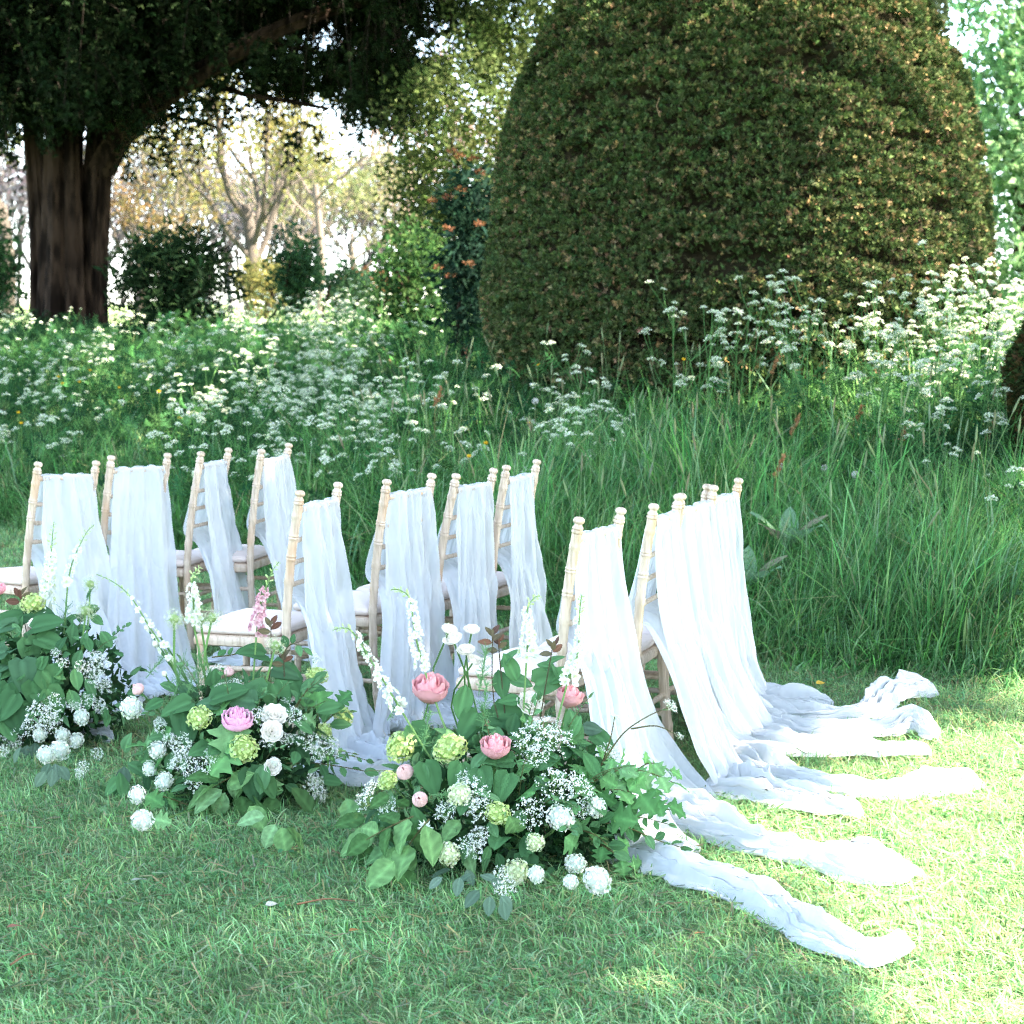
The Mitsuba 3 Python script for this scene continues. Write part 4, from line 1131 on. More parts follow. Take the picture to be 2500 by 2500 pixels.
def leaf_mesh(kind, L, W, col, rib=0.0, curl=0.2, fold=0.25, nl=9, nw=4, edge=None, seed=0):
    """A leaf along +y with its upper side towards +z: (vertices, faces, colours)."""
    g = np.random.default_rng(seed)
    t = np.linspace(0, 1, nl)
    prof = {'oval': np.sin(np.pi * t ** 0.85) ** 0.75, 'cordate': np.sqrt(np.clip(1 - ((t - 0.30) / 0.70) ** 2, 0, 1)) * np.where(t < 0.3, 1, (1 - (t - 0.3) / 0.7) ** 0.18), 'ribbed': np.sin(np.pi * t ** 0.74) ** 0.85,
            'lance': np.sin(np.pi * t ** 0.6) ** 0.9, 'lobed': np.sin(np.pi * t ** 0.8) ** 0.5 * (1 + 0.42 * np.cos(t * 19 + 0.6))}[kind]
    prof[0], prof[-1] = max(prof[0] * 0.3, 0.04), 0.0
    s = np.linspace(-1, 1, 2 * nw + 1)
    X = prof[:, None] * s[None] * W / 2
    Y = t[:, None] * L + (np.abs(s)[None] ** 1.4) * (-0.10 if kind == 'cordate' else 0.03) * L * (1 - t[:, None])
    Z = fold * np.abs(X) - curl * L * t[:, None] ** 2 + rib * L * np.sin(t[:, None] * 48 - np.abs(s)[None] * 5.0) * np.abs(s)[None] * prof[:, None] + 0.03 * L * np.sin(t[:, None] * 6 + seed) * s[None]
    V = np.stack([X, Y, Z], -1).reshape(-1, 3)
    c = np.asarray(col, float)
    vein = 1 + 0.45 * np.exp(-(s / 0.12) ** 2)[None] + (0.20 if kind == 'ribbed' else 0.12) * np.sin(t[:, None] * 48 - np.abs(s)[None] * 5.0)
    Cc = c[None, None] * vein[..., None] * (0.92 + 0.16 * g.random())
    i, j = np.meshgrid(np.arange(nl - 1), np.arange(2 * nw), indexing='ij')
    w = 2 * nw + 1
    q = np.stack([i * w + j, i * w + j + 1, (i + 1) * w + j + 1, (i + 1) * w + j], -1).reshape(-1, 4)
    return V, np.vstack([q[:, :3], q[:, [0, 2, 3]]]), Cc.reshape(-1, 3)


for (u, v, y), label in (((1488, 945, 9.6), 'broad grey-green dock plant behind the last chair of the right row'), ((1408, 1020, 9.1), 'low dock plant in the long grass beside the last right-row chair'), ((1650, 985, 10.6), 'dock plant in the long grass below the right bank')):
    p = at(u, v, y)
    k = thing('dock_plant', label, 'weed')
    z0 = place_z(p[0], p[1])
    for a in range(6):
        az = a * 1.05 + 0.4
        d = np.array([math.cos(az) * 0.55, math.sin(az) * 0.55 - 0.2, 0.75])
        q = np.array([p[0], p[1], max(p[2] - 0.25, z0)])
        part(k, 'leaf', leaf_mesh('oval', 0.26, 0.10, (0.20, 0.33, 0.20) if a % 3 else (0.27, 0.25, 0.17), 0.01, 0.25, seed=a), 'leaf_mat', to_world=mat4(q, y_frames(unit(d)[None], np.array([math.pi]))[0]))
for u, v, y in ((1462, 898, 10.4), (1492, 820, 11.8), (1700, 830, 12), (1612, 800, 12.5), (1860, 830, 12), (1455, 705, 12.8), (820, 765, 13)):
    p = at(u, v, y)
    k = thing('sorrel_spike', 'rust-coloured seed spike standing in the long grass of the bank', 'weed', 'rusty seed spikes')
    n = 60
    t = g6.random(n)
    q = p + np.stack([0.05 * t, 0 * t, 0.12 * t], -1) + g6.normal(0, 0.006, (n, 3))
    part(k, 'seed_head', scatter(FLORET, q, frames(rand_dirs(n, g6), g6.uniform(0, 6, n)), np.full(n, 0.014), palette([(0.36, 0.17, 0.09), (0.42, 0.24, 0.12)], n, 0.1, g6)), 'leaf_mat', smooth=False)
    part(k, 'stem', coloured(tube(np.array([[p[0], p[1], min(place_z(p[0], p[1]), p[2] - .2)], p - [0, 0, .05], p + [.03, 0, .08]]), 0.003, 4), (0.25, 0.22, 0.10)), 'leaf_mat')

# bits lying on the lawn
for u, v, s, col, kind, label in ((246, 1662, .045, (0.42, 0.44, 0.38), 'oval', 'pale fallen leaf lying on the lawn below the middle flowers'), (500, 1708, .035, (0.50, 0.50, 0.46), 'oval', 'small white fallen leaf on the lawn between two flower groups'),
                                  (658, 1757, .035, (0.40, 0.20, 0.08), 'lance', 'orange fallen leaf on the lawn below the right flowers'), (12, 1750, .04, (0.34, 0.16, 0.12), 'oval', 'reddish fallen leaf at the left edge of the lawn'),
                                  (1539, 1290, .05, (0.75, 0.50, 0.10), 'oval', 'yellow fallen leaf on the lawn before the long grass'), (1310, 1762, .03, (0.45, 0.22, 0.12), 'oval', 'small brown leaf on the lawn left of the long cloth tail')):
    p = on_ground(u, v, 0.048)
    k = thing('fallen_leaf', label, 'leaf')
    m = leaf_mesh(kind, s, s * 0.55, col, 0, 0.15, seed=3)
    scene[k] = {**mesh_dict(m, 'leaf_mat'), 'to_world': TF(mat4(p, y_frames(unit(np.array([[0.8, 0.4, 0.1]])), np.array([g6.uniform(-.4, .4) + math.pi]))[0]).tolist())}
for u0, v0, u1, v1, label in ((560, 1706, 670, 1700, 'thin brown twig lying on the lawn below the right flowers'), (20, 1820, 70, 1800, 'short twig on the lawn in the lower left corner')):
    a, b = on_ground(u0, v0, 0.045), on_ground(u1, v1, 0.05)
    k = thing('fallen_twig', label, 'twig')
    scene[k] = mesh_dict(coloured(tube(spline([a, (a + b) / 2 + [0, 0.02, 0.004], b], 8), np.linspace(0.003, 0.0015, 8), 5), (0.16, 0.09, 0.05)), 'matt_mat')
# ================================================================ the three flower arrangements
gf = np.random.default_rng(2024)
RIGHT = np.array([1.0, 0, 0])


def u_size(y):
    """Metres per grid unit of the photograph at the distance y."""
    return 1.294 * y / FPX


def petal(R, H, ha, prof, curl=0.0, n=9, m=8, ruffle=0.0, seed=0, notch=0.0):
    """A petal of a cup round the z axis: prof(t) gives the relative radius from the base (t=0) to the rim (t=1)."""
    g = np.random.default_rng(seed)
    t = np.linspace(0, 1, n)[:, None]
    s = np.linspace(-1, 1, m)[None]
    w = np.sin(np.pi * np.clip(0.12 + 0.80 * t, 0, 1)) ** 0.5 * np.where(t < 1, 1, 0.96)
    ang = s * ha * w
    r = R * prof(t) + curl * R * np.clip(t - 0.7, 0, 1) ** 2 * (1 + 0.5 * s * s) * 4 + ruffle * R * np.sin(s * 5 + g.uniform(0, 6)) * t ** 2
    z = H * (t * (1 - 0.12 * s * s * t) - notch * t ** 3 * np.exp(-(s / 0.25) ** 2)) - curl * H * np.clip(t - 0.75, 0, 1) ** 2 * 4
    z = z + ruffle * H * 0.5 * np.sin(s * 7 + g.uniform(0, 6)) * t ** 2
    V = np.stack([r * np.cos(ang), r * np.sin(ang), np.broadcast_to(z, ang.shape)], -1)
    i, j = np.meshgrid(np.arange(n - 1), np.arange(m - 1), indexing='ij')
    q = np.stack([i * m + j, i * m + j + 1, (i + 1) * m + j + 1, (i + 1) * m + j], -1).reshape(-1, 4)
    return V.reshape(-1, 3), np.vstack([q[:, :3], q[:, [0, 2, 3]]]), np.broadcast_to(t[..., None], (n, m, 1)).reshape(-1, 1), np.broadcast_to(np.abs(s)[..., None], (n, m, 1)).reshape(-1, 1)


def tint(m, base, rim, deep):
    hue = 0.45 * np.asarray(base) + 0.55 * np.asarray(rim)
    c = hue * (0.90 + 0.14 * m[2] - 0.10 * (m[3] ** 3) * (m[2] > 0.6))
    return m[0], m[1], c


cup = lambda a, b: (lambda t: 0.12 + (a - 0.12) * np.clip(t * 1.9, 0, 1) ** 0.7 + (b - a) * t ** 2)


def flower_petals(kind):
    """[(mesh dict, turn in radians), ...] for a flower of unit radius about the z axis."""
    out = []
    spec = {
        'pink_rose': [(3, .20, 1.80, 1.6, .24, .15, 0), (3, .34, 1.84, 1.45, .42, .26, .0), (4, .54, 1.78, 1.25, .66, .45, .03), (4, .78, 1.66, 1.1, .94, .74, .12), (5, .98, 1.46, .95, 1.06, .98, .26)],
        'white_rose': [(3, .30, .95, 1.5, .28, .24, 0), (4, .55, .96, 1.2, .55, .55, .03), (5, .80, .88, 1.0, .85, .95, .12), (5, 1.0, .74, .9, 1.0, 1.15, .20)],
        'peony_bud': [(3, .80, 1.50, 1.35, 1.0, .12, 0), (3, .90, 1.42, 1.3, 1.0, .20, 0), (4, .98, 1.25, 1.0, 1.0, .45, 0)],
        'peony': [(6, .30, 1.55, 1.1, .55, .2, .0), (8, .48, 1.58, .9, .8, .42, .0), (9, .66, 1.48, .8, .95, .66, .02), (6, .92, 1.28, 1.05, 1.0, .86, .02), (6, 1.04, 1.02, 1.0, 1.06, 1.0, .10)],
        'tulip': [(3, .75, 1.9, 1.0, 1.0, .62, 0), (3, .86, 1.85, 1.0, 1.0, .72, .05)],
        'white_bud': [(3, .7, 1.7, 1.2, 1.0, .2, 0), (3, .85, 1.6, 1.1, 1.0, .35, 0)],
    }[kind]
    cols = {'pink_rose': ((.82, .38, .41), (.91, .55, .57), (.80, .28, .34)), 'white_rose': ((.86, .82, .72), (.92, .88, .85), (.86, .78, .74)), 'peony_bud': ((.80, .55, .52), (.86, .62, .62), (.76, .48, .50)),
            'peony': ((.84, .48, .64), (.88, .56, .72), (.80, .36, .56)), 'tulip': ((.85, .45, .50), (.84, .40, .46), (.80, .3, .4)), 'white_bud': ((.80, .82, .66), (.90, .88, .80), (.85, .8, .7))}[kind]
    seed = 0
    for L, (k, R, H, ha, a, b, curl) in enumerate(spec):
        for i in range(k):
            seed += 1
            inner = kind == 'peony' and L < 3
            m = petal(R, H, ha, cup(a / max(R, .01) if kind in ('pink_rose', 'white_rose') else a, b / max(R, .01) if kind in ('pink_rose', 'white_rose') else b), curl, ruffle=0.13 if inner else (0.05 if L > 2 else 0.03), seed=seed * 7 + L, notch=0.08 if kind == 'peony' else 0.02)
            dz = 0.06 * gf.normal()
            f = (1.0 + (0.10 * (2 - L) if not inner else -0.02 * L)) if kind == 'pink_rose' else 1.0
            col = tint(m, np.clip(np.array(cols[0]) * (f if f < 1.1 else 1.1), 0, .95), np.clip(np.array(cols[1]) * min(f, 1.08), 0, .95), cols[2])
            v = col[0] + [0, 0, dz]
            out.append((mesh_dict((v, col[1], col[2]), 'petal_mat', True), 2 * np.pi * (i / k) + L * 0.9 + 0.1 * gf.normal()))
    return out


PETALS = {k: flower_petals(k) for k in ('pink_rose', 'white_rose', 'peony_bud', 'peony', 'tulip', 'white_bud')}


def rotz(a):
    c, s = math.cos(a), math.sin(a)
    return np.array([[c, -s, 0], [s, c, 0], [0, 0, 1.0]])


CALYX = scatter(LONGLEAF, np.zeros((6, 3)), y_frames(unit(np.stack([np.cos(np.arange(6) * 1.05), np.sin(np.arange(6) * 1.05), np.full(6, 0.35)], -1)), np.zeros(6)), np.full(6, 1.05), palette([(0.12, 0.26, 0.09)], 6, 0.1, gf))
SMALL4 = (np.array([[0, 0, 0], [0.5, 0.18, 0.12], [0.62, 0, 0.16], [0.5, -0.18, 0.12], [0.18, 0.5, 0.12], [0, 0.62, 0.16], [-0.18, 0.5, 0.12], [-0.5, 0.18, 0.12], [-0.62, 0, 0.16], [-0.5, -0.18, 0.12], [-0.18, -0.5, 0.12], [0, -0.62, 0.16], [0.18, -0.5, 0.12]]),
          np.array([[0, 3, 2], [0, 2, 1], [0, 4, 5], [0, 5, 6], [0, 7, 8], [0, 8, 9], [0, 10, 11], [0, 11, 12], [0, 1, 4], [0, 6, 7], [0, 9, 10], [0, 12, 3]]), np.array([0.80] + [1.0] * 12))


def fib(n):
    i = np.arange(n) + 0.5
    z = 1 - 2 * i / n
    a = i * 2.399963
    return np.stack([np.sqrt(1 - z * z) * np.cos(a), np.sqrt(1 - z * z) * np.sin(a), z], -1)


def snowball(cols, core, seed, n=165, size=0.235):
    g = np.random.default_rng(seed)
    d = unit(fib(n) + 0.09 * g.normal(size=(n, 3)))
    bump = 0.84 + 0.26 * meshkit.noise(d * 2.8 + seed, seed)
    sq = np.array([1, 1, 0.88])
    p = d * (bump * g.uniform(.93, 1.06, n))[:, None] * sq
    fl = scatter(SMALL4, p, frames(unit(d + 0.45 * g.normal(size=(n, 3))), g.uniform(0, 6, n)), size * g.uniform(0.75, 1.3, n), palette(cols, n, 0.12, g))
    t = fib(60)
    import trimesh
    h = trimesh.convex.convex_hull(t * 0.80 * sq)
    return join([fl, coloured((np.array(h.vertices), np.array(h.faces)), core)])


GREEN_BALL = [mesh_dict(snowball([(.62, .74, .30), (.70, .80, .42), (.55, .68, .26)], (.42, .54, .19), i), 'petal_mat', True) for i in range(4)]
CREAM_BALL = [mesh_dict(snowball([(.74, .80, .55), (.80, .84, .64), (.68, .76, .46)], (.58, .64, .40), 10 + i), 'petal_mat', True) for i in range(2)]
WHITE_BALL = [mesh_dict(snowball([(.84, .85, .76), (.87, .87, .82), (.78, .81, .67)], (.66, .73, .66), 20 + i, 150), 'petal_mat', True) for i in range(4)]

STAR6 = (np.array([[0, 0, 0]] + [[r * math.cos(a), r * math.sin(a), z] for k in range(6) for r, a, z in ((0.55, k * 1.0472 - 0.22, 0.1), (1.0, k * 1.0472, 0.22), (0.55, k * 1.0472 + 0.22, 0.1))]),
         np.array([f for k in range(6) for f in ([0, 3 * k + 1, 3 * k + 2], [0, 3 * k + 2, 3 * k + 3])]), np.array([0.62] + [1.0] * 18))


def allium(seed, n=110):
    g = np.random.default_rng(seed)
    d = unit(fib(n) + 0.12 * g.normal(size=(n, 3)))
    rr = g.uniform(0.72, 1.0, n)
    p = d * rr[:, None]
    st = scatter(STAR6, p, frames(unit(d + .2 * g.normal(size=(n, 3))), g.uniform(0, 6, n)), 0.15 * g.uniform(.8, 1.2, n), palette([(.74, .78, .58), (.66, .73, .46), (.82, .84, .72)], n, .08, g))
    spoke = (np.array([[-0.026, 0, 0.05], [0.026, 0, 0.05], [0, 0, 1.0]]), np.array([[0, 1, 2]]), np.ones(3))
    return join([st, coloured((fib(40) * .40, __import__('trimesh').convex.convex_hull(fib(40)).faces), (.34, .46, .2)), scatter(spoke, d * 0, frames(d, g.uniform(0, 6, n)), rr, palette([(.30, .46, .16), (.42, .56, .26)], n, .1, g))])


ALLIUM = [mesh_dict(allium(i), 'petal_mat', False) for i in range(3)]


def lace(seed, n_um=26, per=11):
    """A loose head of tiny white flowers, unit radius, facing +z."""
    g = np.random.default_rng(seed)
    a = np.arange(n_um) * 2.4 + g.uniform(0, 6)
    q = np.sqrt((np.arange(n_um) + .5) / n_um)
    c = np.stack([q * np.cos(a), q * np.sin(a), 0.30 - 0.35 * q * q], -1) + g.normal(0, .10, (n_um, 3))
    n = n_um * per
    o = g.normal(0, 1, (n, 3)) * [1, 1, .5] * 0.105
    p = np.repeat(c, per, 0) + o
    fl = scatter(SMALL4, p, frames(unit(np.array([0, 0, 1.0]) + .7 * g.normal(size=(n, 3))), g.uniform(0, 6, n)), 0.085 * g.uniform(.6, 1.35, n), palette([(.90, .90, .86), (.86, .88, .78), (.92, .92, .90)], n, .07, g))
    ms = [fl]
    root = np.array([0, 0, -0.9])
    for x in c:
        k = root * 0.45 + x * np.array([.35, .35, .2])
        ms.append(coloured(tube(np.array([k, k * .4 + x * .6, x]), 0.011, 3, cap=False), (.22, .36, .12)))
    for x in c[::4]:
        ms.append(coloured(tube(np.array([root, root * .45 + x * [.35, .35, .2]]), 0.016, 3, cap=False), (.18, .32, .10)))
    return join(ms)


LACE = [mesh_dict(lace(i), 'petal_mat', False) for i in range(5)]

DEL5 = []
for i in range(3):
    g_ = np.random.default_rng(300 + i)
    a = np.arange(6) * 1.047 + .1 * g_.normal(size=6)
    d_ = unit(np.stack([np.cos(a), np.sin(a), np.full(6, 0.42)], -1))
    pet = (np.array([[0, 0, 0], [-.34, .45, .08], [0, .5, 0], [.34, .45, .08], [-.22, .92, -.02], [.22, .92, -.02], [0, 1.0, -.06]]), np.array([[0, 2, 1], [0, 3, 2], [1, 2, 4], [2, 3, 5], [2, 5, 6], [2, 6, 4]]), np.array([.8, 1, .95, 1, 1, 1, 1.]))
    DEL5.append((scatter(pet, np.zeros((6, 3)), y_frames(d_, .3 * g_.normal(size=6)), g_.uniform(.85, 1.1, 6), np.ones((6, 3))), scatter(pet, np.tile([[0, 0, .12]], (5, 1)), y_frames(unit(d_[:5] + [0, 0, .9]), .5 * g_.normal(size=5)), np.full(5, .5), np.ones((5, 3)))))


def del_floret(i, cols, eye):
    o, e = DEL5[i]
    return mesh_dict(join([(o[0], o[1], o[2] * palette(cols, 1, .05, gf)[0]), (e[0], e[1], e[2] * np.array(eye))]), 'petal_mat', False)


DEL_WHITE = [del_floret(i, [(.85, .86, .77), (.88, .88, .83)], (.68, .74, .48)) for i in range(3)]
DEL_PINK = [del_floret(i, [(.72, .44, .50), (.78, .52, .56)], (.62, .34, .40)) for i in range(3)]

LEAFS = {}
for kind, L, W, rib, curl, fold, cols in (('cordate', 1, .82, .0, .22, .22, [(0.0733, 0.172, 0.0733), (0.0861, 0.198, 0.0818), (0.0604, 0.142, 0.0647), (0.103, 0.223, 0.0947), (0.0776, 0.164, 0.0861)]),
                                          ('ribbed', 1, .66, .03, .25, .18, [(0.0806, 0.165, 0.06), (0.187, 0.345, 0.139), (0.0832, 0.182, 0.0631), (0.254, 0.433, 0.204), (0.136, 0.266, 0.115)]),
                                          ('oval', 1, .56, .0, .15, .25, [(0.0861, 0.207, 0.0861), (0.112, 0.25, 0.103), (0.0733, 0.172, 0.0776), (0.137, 0.283, 0.129), (0.103, 0.223, 0.103)]),
                                          ('grey', 1, .62, .0, .12, .15, [(0.126, 0.2, 0.141), (0.148, 0.229, 0.163), (0.104, 0.17, 0.118), (0.178, 0.259, 0.192), (0.141, 0.215, 0.148)]),
                                          ('lobed', 1, .95, .008, .2, .12, [(0.137, 0.326, 0.112), (0.172, 0.369, 0.137), (0.103, 0.258, 0.0947), (0.215, 0.412, 0.18), (0.155, 0.344, 0.129)]),
                                          ('lance', 1, .34, .0, .25, .25, [(0.0947, 0.215, 0.0947), (0.129, 0.266, 0.121), (0.0776, 0.172, 0.0776), (0.164, 0.309, 0.146), (0.112, 0.232, 0.103)]),
                                          ('bronze', 1, .48, .0, .1, .3, [(.15, .075, .055), (.20, .10, .07), (.12, .07, .06), (.17, .14, .08), (.14, .12, .08)])):
    LEAFS[kind] = [mesh_dict(leaf_mesh({'grey': 'oval', 'bronze': 'oval'}.get(kind, kind), L, W, c, rib, curl * (0.6 + 0.3 * i), fold, nl=12 if kind in ('ribbed', 'lobed') else 9, nw=3, seed=i), 'leaf_mat', True) for i, c in enumerate(cols)]
    LEAFS[kind].append(LEAFS[kind][1])


class Arrangement:
    def __init__(self, label, centre, radii, bulge=1.0):
        self.k = thing('flower_arrangement', label, 'flowers', None)
        self.c, self.r, self.b = np.array(centre, float), np.array(radii, float), bulge
        self.base = np.array([self.c[0], self.c[1], 0.03])

    def point(self, u, v, out=1.0):
        """Where the line of sight meets the mound (or passes it most closely)."""
        d = unit(ray(u, v))
        r = self.r * out
        o, dd = (CAM - self.c) / r, d / r
        a, b, c = dd @ dd, 2 * o @ dd, o @ o - 1
        disc = b * b - 4 * a * c
        t = (-b - math.sqrt(max(disc, 0))) / (2 * a)
        p = CAM + d * t
        if p[2] < 0.05:                                             # beyond the foot of the mound: on the lawn before it
            p = on_ground(u, v, 0.10)
        return p

    def stem(self, p, d, r=0.0022, col=(.14, .28, .10), pull=0.5):
        root = self.base + np.array([gf.normal(0, .06), gf.normal(0, .05), 0])
        L = np.linalg.norm(p - root)
        ln = spline([p, p - unit(d) * L * 0.3, root * pull + (p - unit(d) * L * 0.35) * (1 - pull), root], 10)
        ln[:, 2] = np.maximum(ln[:, 2], 0.02)
        part(self.k, 'stem', coloured(tube(ln, r, 5, cap=False), col), 'leaf_mat')

    def face(self, p, up=0.6):
        return unit(unit((p - self.c) / self.r ** 1.0) * 0.8 + (CAM - p) / np.linalg.norm(CAM - p) * 0.45 + np.array([0, 0, up * 0.5]) + gf.normal(0, .14, 3))

    def bloom(self, kind, u, v, ru, out=1.08, d=None, stem=True, label=None):
        p = self.point(u, v, out)
        d = self.face(p) if d is None else unit(np.array(d, float))
        R = ru * u_size(p[1])
        key = part_key(self.k, kind)
        M = frame1(d, gf.uniform(0, 6))
        h = {'pink_rose': .9, 'white_rose': .45, 'peony_bud': .7, 'peony': .55, 'tulip': .9, 'white_bud': .8}[kind]
        o = p - d * R * h
        for m, a in PETALS[kind]:
            q = f'{key}__petal'
            n = _count.get(q, 0)
            _count[q] = n + 1
            scene[q if n == 0 else f'{q}_{n:03d}'] = {**m, 'to_world': TF(mat4(o, M @ rotz(a), R).tolist())}
        scene[f'{key}__calyx'] = {**mesh_dict(CALYX, 'leaf_mat', False), 'to_world': TF(mat4(o, M, R * .8).tolist())}
        if label:
            labels[key] = {'label': label}
        if stem:
            self.stem(o, d, 0.0028)

    def ball(self, dicts, name, u, v, ru, out=1.06, label=None, stem=True):
        p = self.point(u, v, out)
        d = self.face(p)
        part(self.k, name, dicts[gf.integers(0, len(dicts))], to_world=mat4(p, frame1(d, gf.uniform(0, 6)) @ np.diag([1.04, gf.uniform(.86, 1.06), gf.uniform(.78, .98)]), ru * u_size(p[1])), label=label)
        if stem:
            self.stem(p, d, 0.0022, (.2, .34, .12))

    def allium(self, u, v, ru, dy=0.0, root=None):
        p = at(u, v, self.c[1] + dy)
        part(self.k, 'white_allium', ALLIUM[gf.integers(0, 3)], to_world=mat4(p, frame1(unit(gf.normal(0, .2, 3) + [0, 0, 1]), gf.uniform(0, 6)), ru * u_size(p[1])))
        self.stem(p, np.array([gf.normal(0, .12), gf.normal(0, .1), 1]), 0.0036, (.22, .40, .14), .4)

    def star(self, u, v, ru):
        """A white star-shaped flower with narrow pointed petals."""
        p = self.point(u, v, 1.12)
        a = np.arange(17) * 2.4
        d = unit(np.stack([np.cos(a), np.sin(a), .25 + .035 * np.arange(17)], -1))
        m = scatter(LONGLEAF, np.zeros((17, 3)), y_frames(d, gf.normal(0, .3, 17)), np.linspace(1, .7, 17), palette([(.90, .91, .86), (.84, .88, .78)], 17, .05, gf))
        part(self.k, 'star_flower', m, 'petal_mat', smooth=False, to_world=mat4(p, frame1(self.face(p)), ru * u_size(p[1])))

    def lace(self, u, v, ru, out=1.05, kind='lace_flower'):
        p = self.point(u, v, out)
        d = self.face(p, .9)
        part(self.k, kind, LACE[gf.integers(0, 5)], to_world=mat4(p, frame1(d, gf.uniform(0, 6)), ru * u_size(p[1])))

    def spire(self, u0, v0, u1, v1, ut, vt, dicts, dy=0.0, fs=12.0, n=26, name='white_delphinium', root=None):
        """A flower spike: florets from (u0, v0) up to (u1, v1), buds on to the tip (ut, vt)."""
        y = self.c[1] + dy
        a, b, t = at(u0, v0, y), at(u1, v1, y + gf.normal(0, .02)), at(ut, vt, y + gf.normal(0, .02))
        key = part_key(self.k, name)
        s = u_size(y)
        ax = spline([a, (a + b) / 2 + gf.normal(0, .006, 3), b, (b + t) / 2 + [0, 0, .012], t], 60)
        root_p = self.base + np.array([(a[0] - self.c[0]) * .35, 0, 0.1])
        low = spline([a, a * .6 + root_p * .4 + [0, 0, -.01], root_p], 10)
        scene[f'{key}__stem'] = mesh_dict(coloured(tube(np.vstack([low[::-1][:-1], ax]), np.concatenate([np.full(9, .003), np.linspace(.003, .0012, 60)]), 5), (.26, .42, .16)), 'leaf_mat')
        tang = unit(np.gradient(ax, axis=0))
        for i in range(n):
            q = (i + gf.random()) / n
            k = int(q * 30)
            ang = i * 2.4 + gf.normal(0, .3)
            m = frame1(tang[k])
            d = m[:, 0] * math.cos(ang) + m[:, 1] * math.sin(ang)
            d = unit(d + tang[k] * .25 + np.array([0, -.15, 0]))
            f = fs * 1.16 * s * (1 - .5 * q) * gf.uniform(.7, 1.25)
            scene[f'{key}__floret' + (f'_{i:03d}' if i else '')] = {**dicts[gf.integers(0, 3)], 'to_world': TF(mat4(ax[k] + d * f * .75, frame1(d, gf.uniform(0, 6)), f).tolist())}
        buds = []
        for i in range(13):
            k = 31 + int(i / 13 * 28)
            ang = i * 2.4
            m = frame1(tang[k])
            d = unit(m[:, 0] * math.cos(ang) + m[:, 1] * math.sin(ang) + tang[k] * .6)
            f = fs * s * (.55 - .33 * i / 13)
            c = ax[k] + d * f * 1.0
            buds.append(coloured(tube(np.array([ax[k], ax[k] + d * f * .5, c, c + d * f * .8, c + d * f * 1.2]), np.array([.05, .06, .30, .34, .05]) * f, 6), (.58, .70, .36)))
        scene[f'{key}__buds'] = mesh_dict(join(buds), 'petal_mat', True)

    def leaf(self, kind, u, v, length, ang, tone=None, out=1.0, p=None, nrm=None, pitch=None):
        """A leaf whose foot is at (u, v), length in grid units, pointing at ang degrees (0 right, 90 down)."""
        p = self.point(u, v, out) if p is None else p
        a = math.radians(ang)
        d = RIGHT * math.cos(a) - UPV * math.sin(a) * 0.85 + (CAM - p) / np.linalg.norm(CAM - p) * (gf.normal(.15, .22) if pitch is None else pitch)
        d = unit(d)
        n = unit((CAM - p) / np.linalg.norm(CAM - p) * .75 + np.array([0, 0, .75]) + gf.normal(0, .25, 3)) if nrm is None else nrm
        x = unit(np.cross(d, n))
        n = np.cross(x, d)
        part(self.k, 'leaf', LEAFS[kind][gf.integers(0, 6) if tone is None else tone], to_world=mat4(p, np.stack([x, d, n], -1), length * u_size(p[1])))

    def cloud(self, kinds, n, size, lo=-.25, spread=1.0, region=None):
        """Leaves all over the mound, pointing outwards and down."""
        done = 0
        while done < n:
            d = unit(gf.normal(size=3))
            if d[2] < lo or d[1] > .45 or (region and not region(d)):
                continue
            p = self.c + d * self.r * gf.uniform(.80, 1.03) * spread
            if p[2] < .02:
                p[2] = .02 + .03 * gf.random()
            t = unit(d * .55 + np.array([0, 0, -.35]) + .75 * gf.normal(size=3))
            nn = unit(d * .8 + np.array([0, 0, .6]) + .35 * gf.normal(size=3))
            x = unit(np.cross(t, nn))
            part(self.k, 'leaf', LEAFS[kinds[gf.integers(0, len(kinds))]][gf.integers(0, 6)], to_world=mat4(p, np.stack([x, t, np.cross(x, t)], -1), gf.uniform(*size)))
            done += 1

    def fill(self, n, size=.04):
        """The dark tangle of small leaves and stems inside the mound."""
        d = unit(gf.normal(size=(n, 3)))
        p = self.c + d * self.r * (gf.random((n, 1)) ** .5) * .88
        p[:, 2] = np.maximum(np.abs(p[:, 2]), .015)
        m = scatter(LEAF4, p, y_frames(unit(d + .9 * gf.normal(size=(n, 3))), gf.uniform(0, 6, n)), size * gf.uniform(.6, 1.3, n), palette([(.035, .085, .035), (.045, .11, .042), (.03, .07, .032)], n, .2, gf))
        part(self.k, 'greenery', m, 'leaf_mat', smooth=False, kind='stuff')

    def feather(self, u, v, ru, ang=-90, n=70, dy=0.0):
        """Thread-fine green leaves."""
        p0 = at(u, v, self.c[1] + dy)
        s = u_size(p0[1])
        a = math.radians(ang)
        ax = RIGHT * math.cos(a) - UPV * math.sin(a)
        ms = []
        for i in range(n):
            st = p0 + ax * ru * s * gf.uniform(-1, 1)
            e = unit(ax * .6 + gf.normal(size=3) * .8) * ru * s * gf.uniform(.25, .6)
            ms.append(tube(np.array([st, st + e * .5 + gf.normal(0, .002, 3), st + e]), .0009, 3, cap=False))
        ms.append(tube(np.array([p0 - ax * ru * s * 1.3, p0 + ax * ru * s]), .0016, 3))
        part(self.k, 'feathery_leaves', coloured(join(ms), (.20, .38, .17)), 'leaf_mat', smooth=False, kind='stuff')

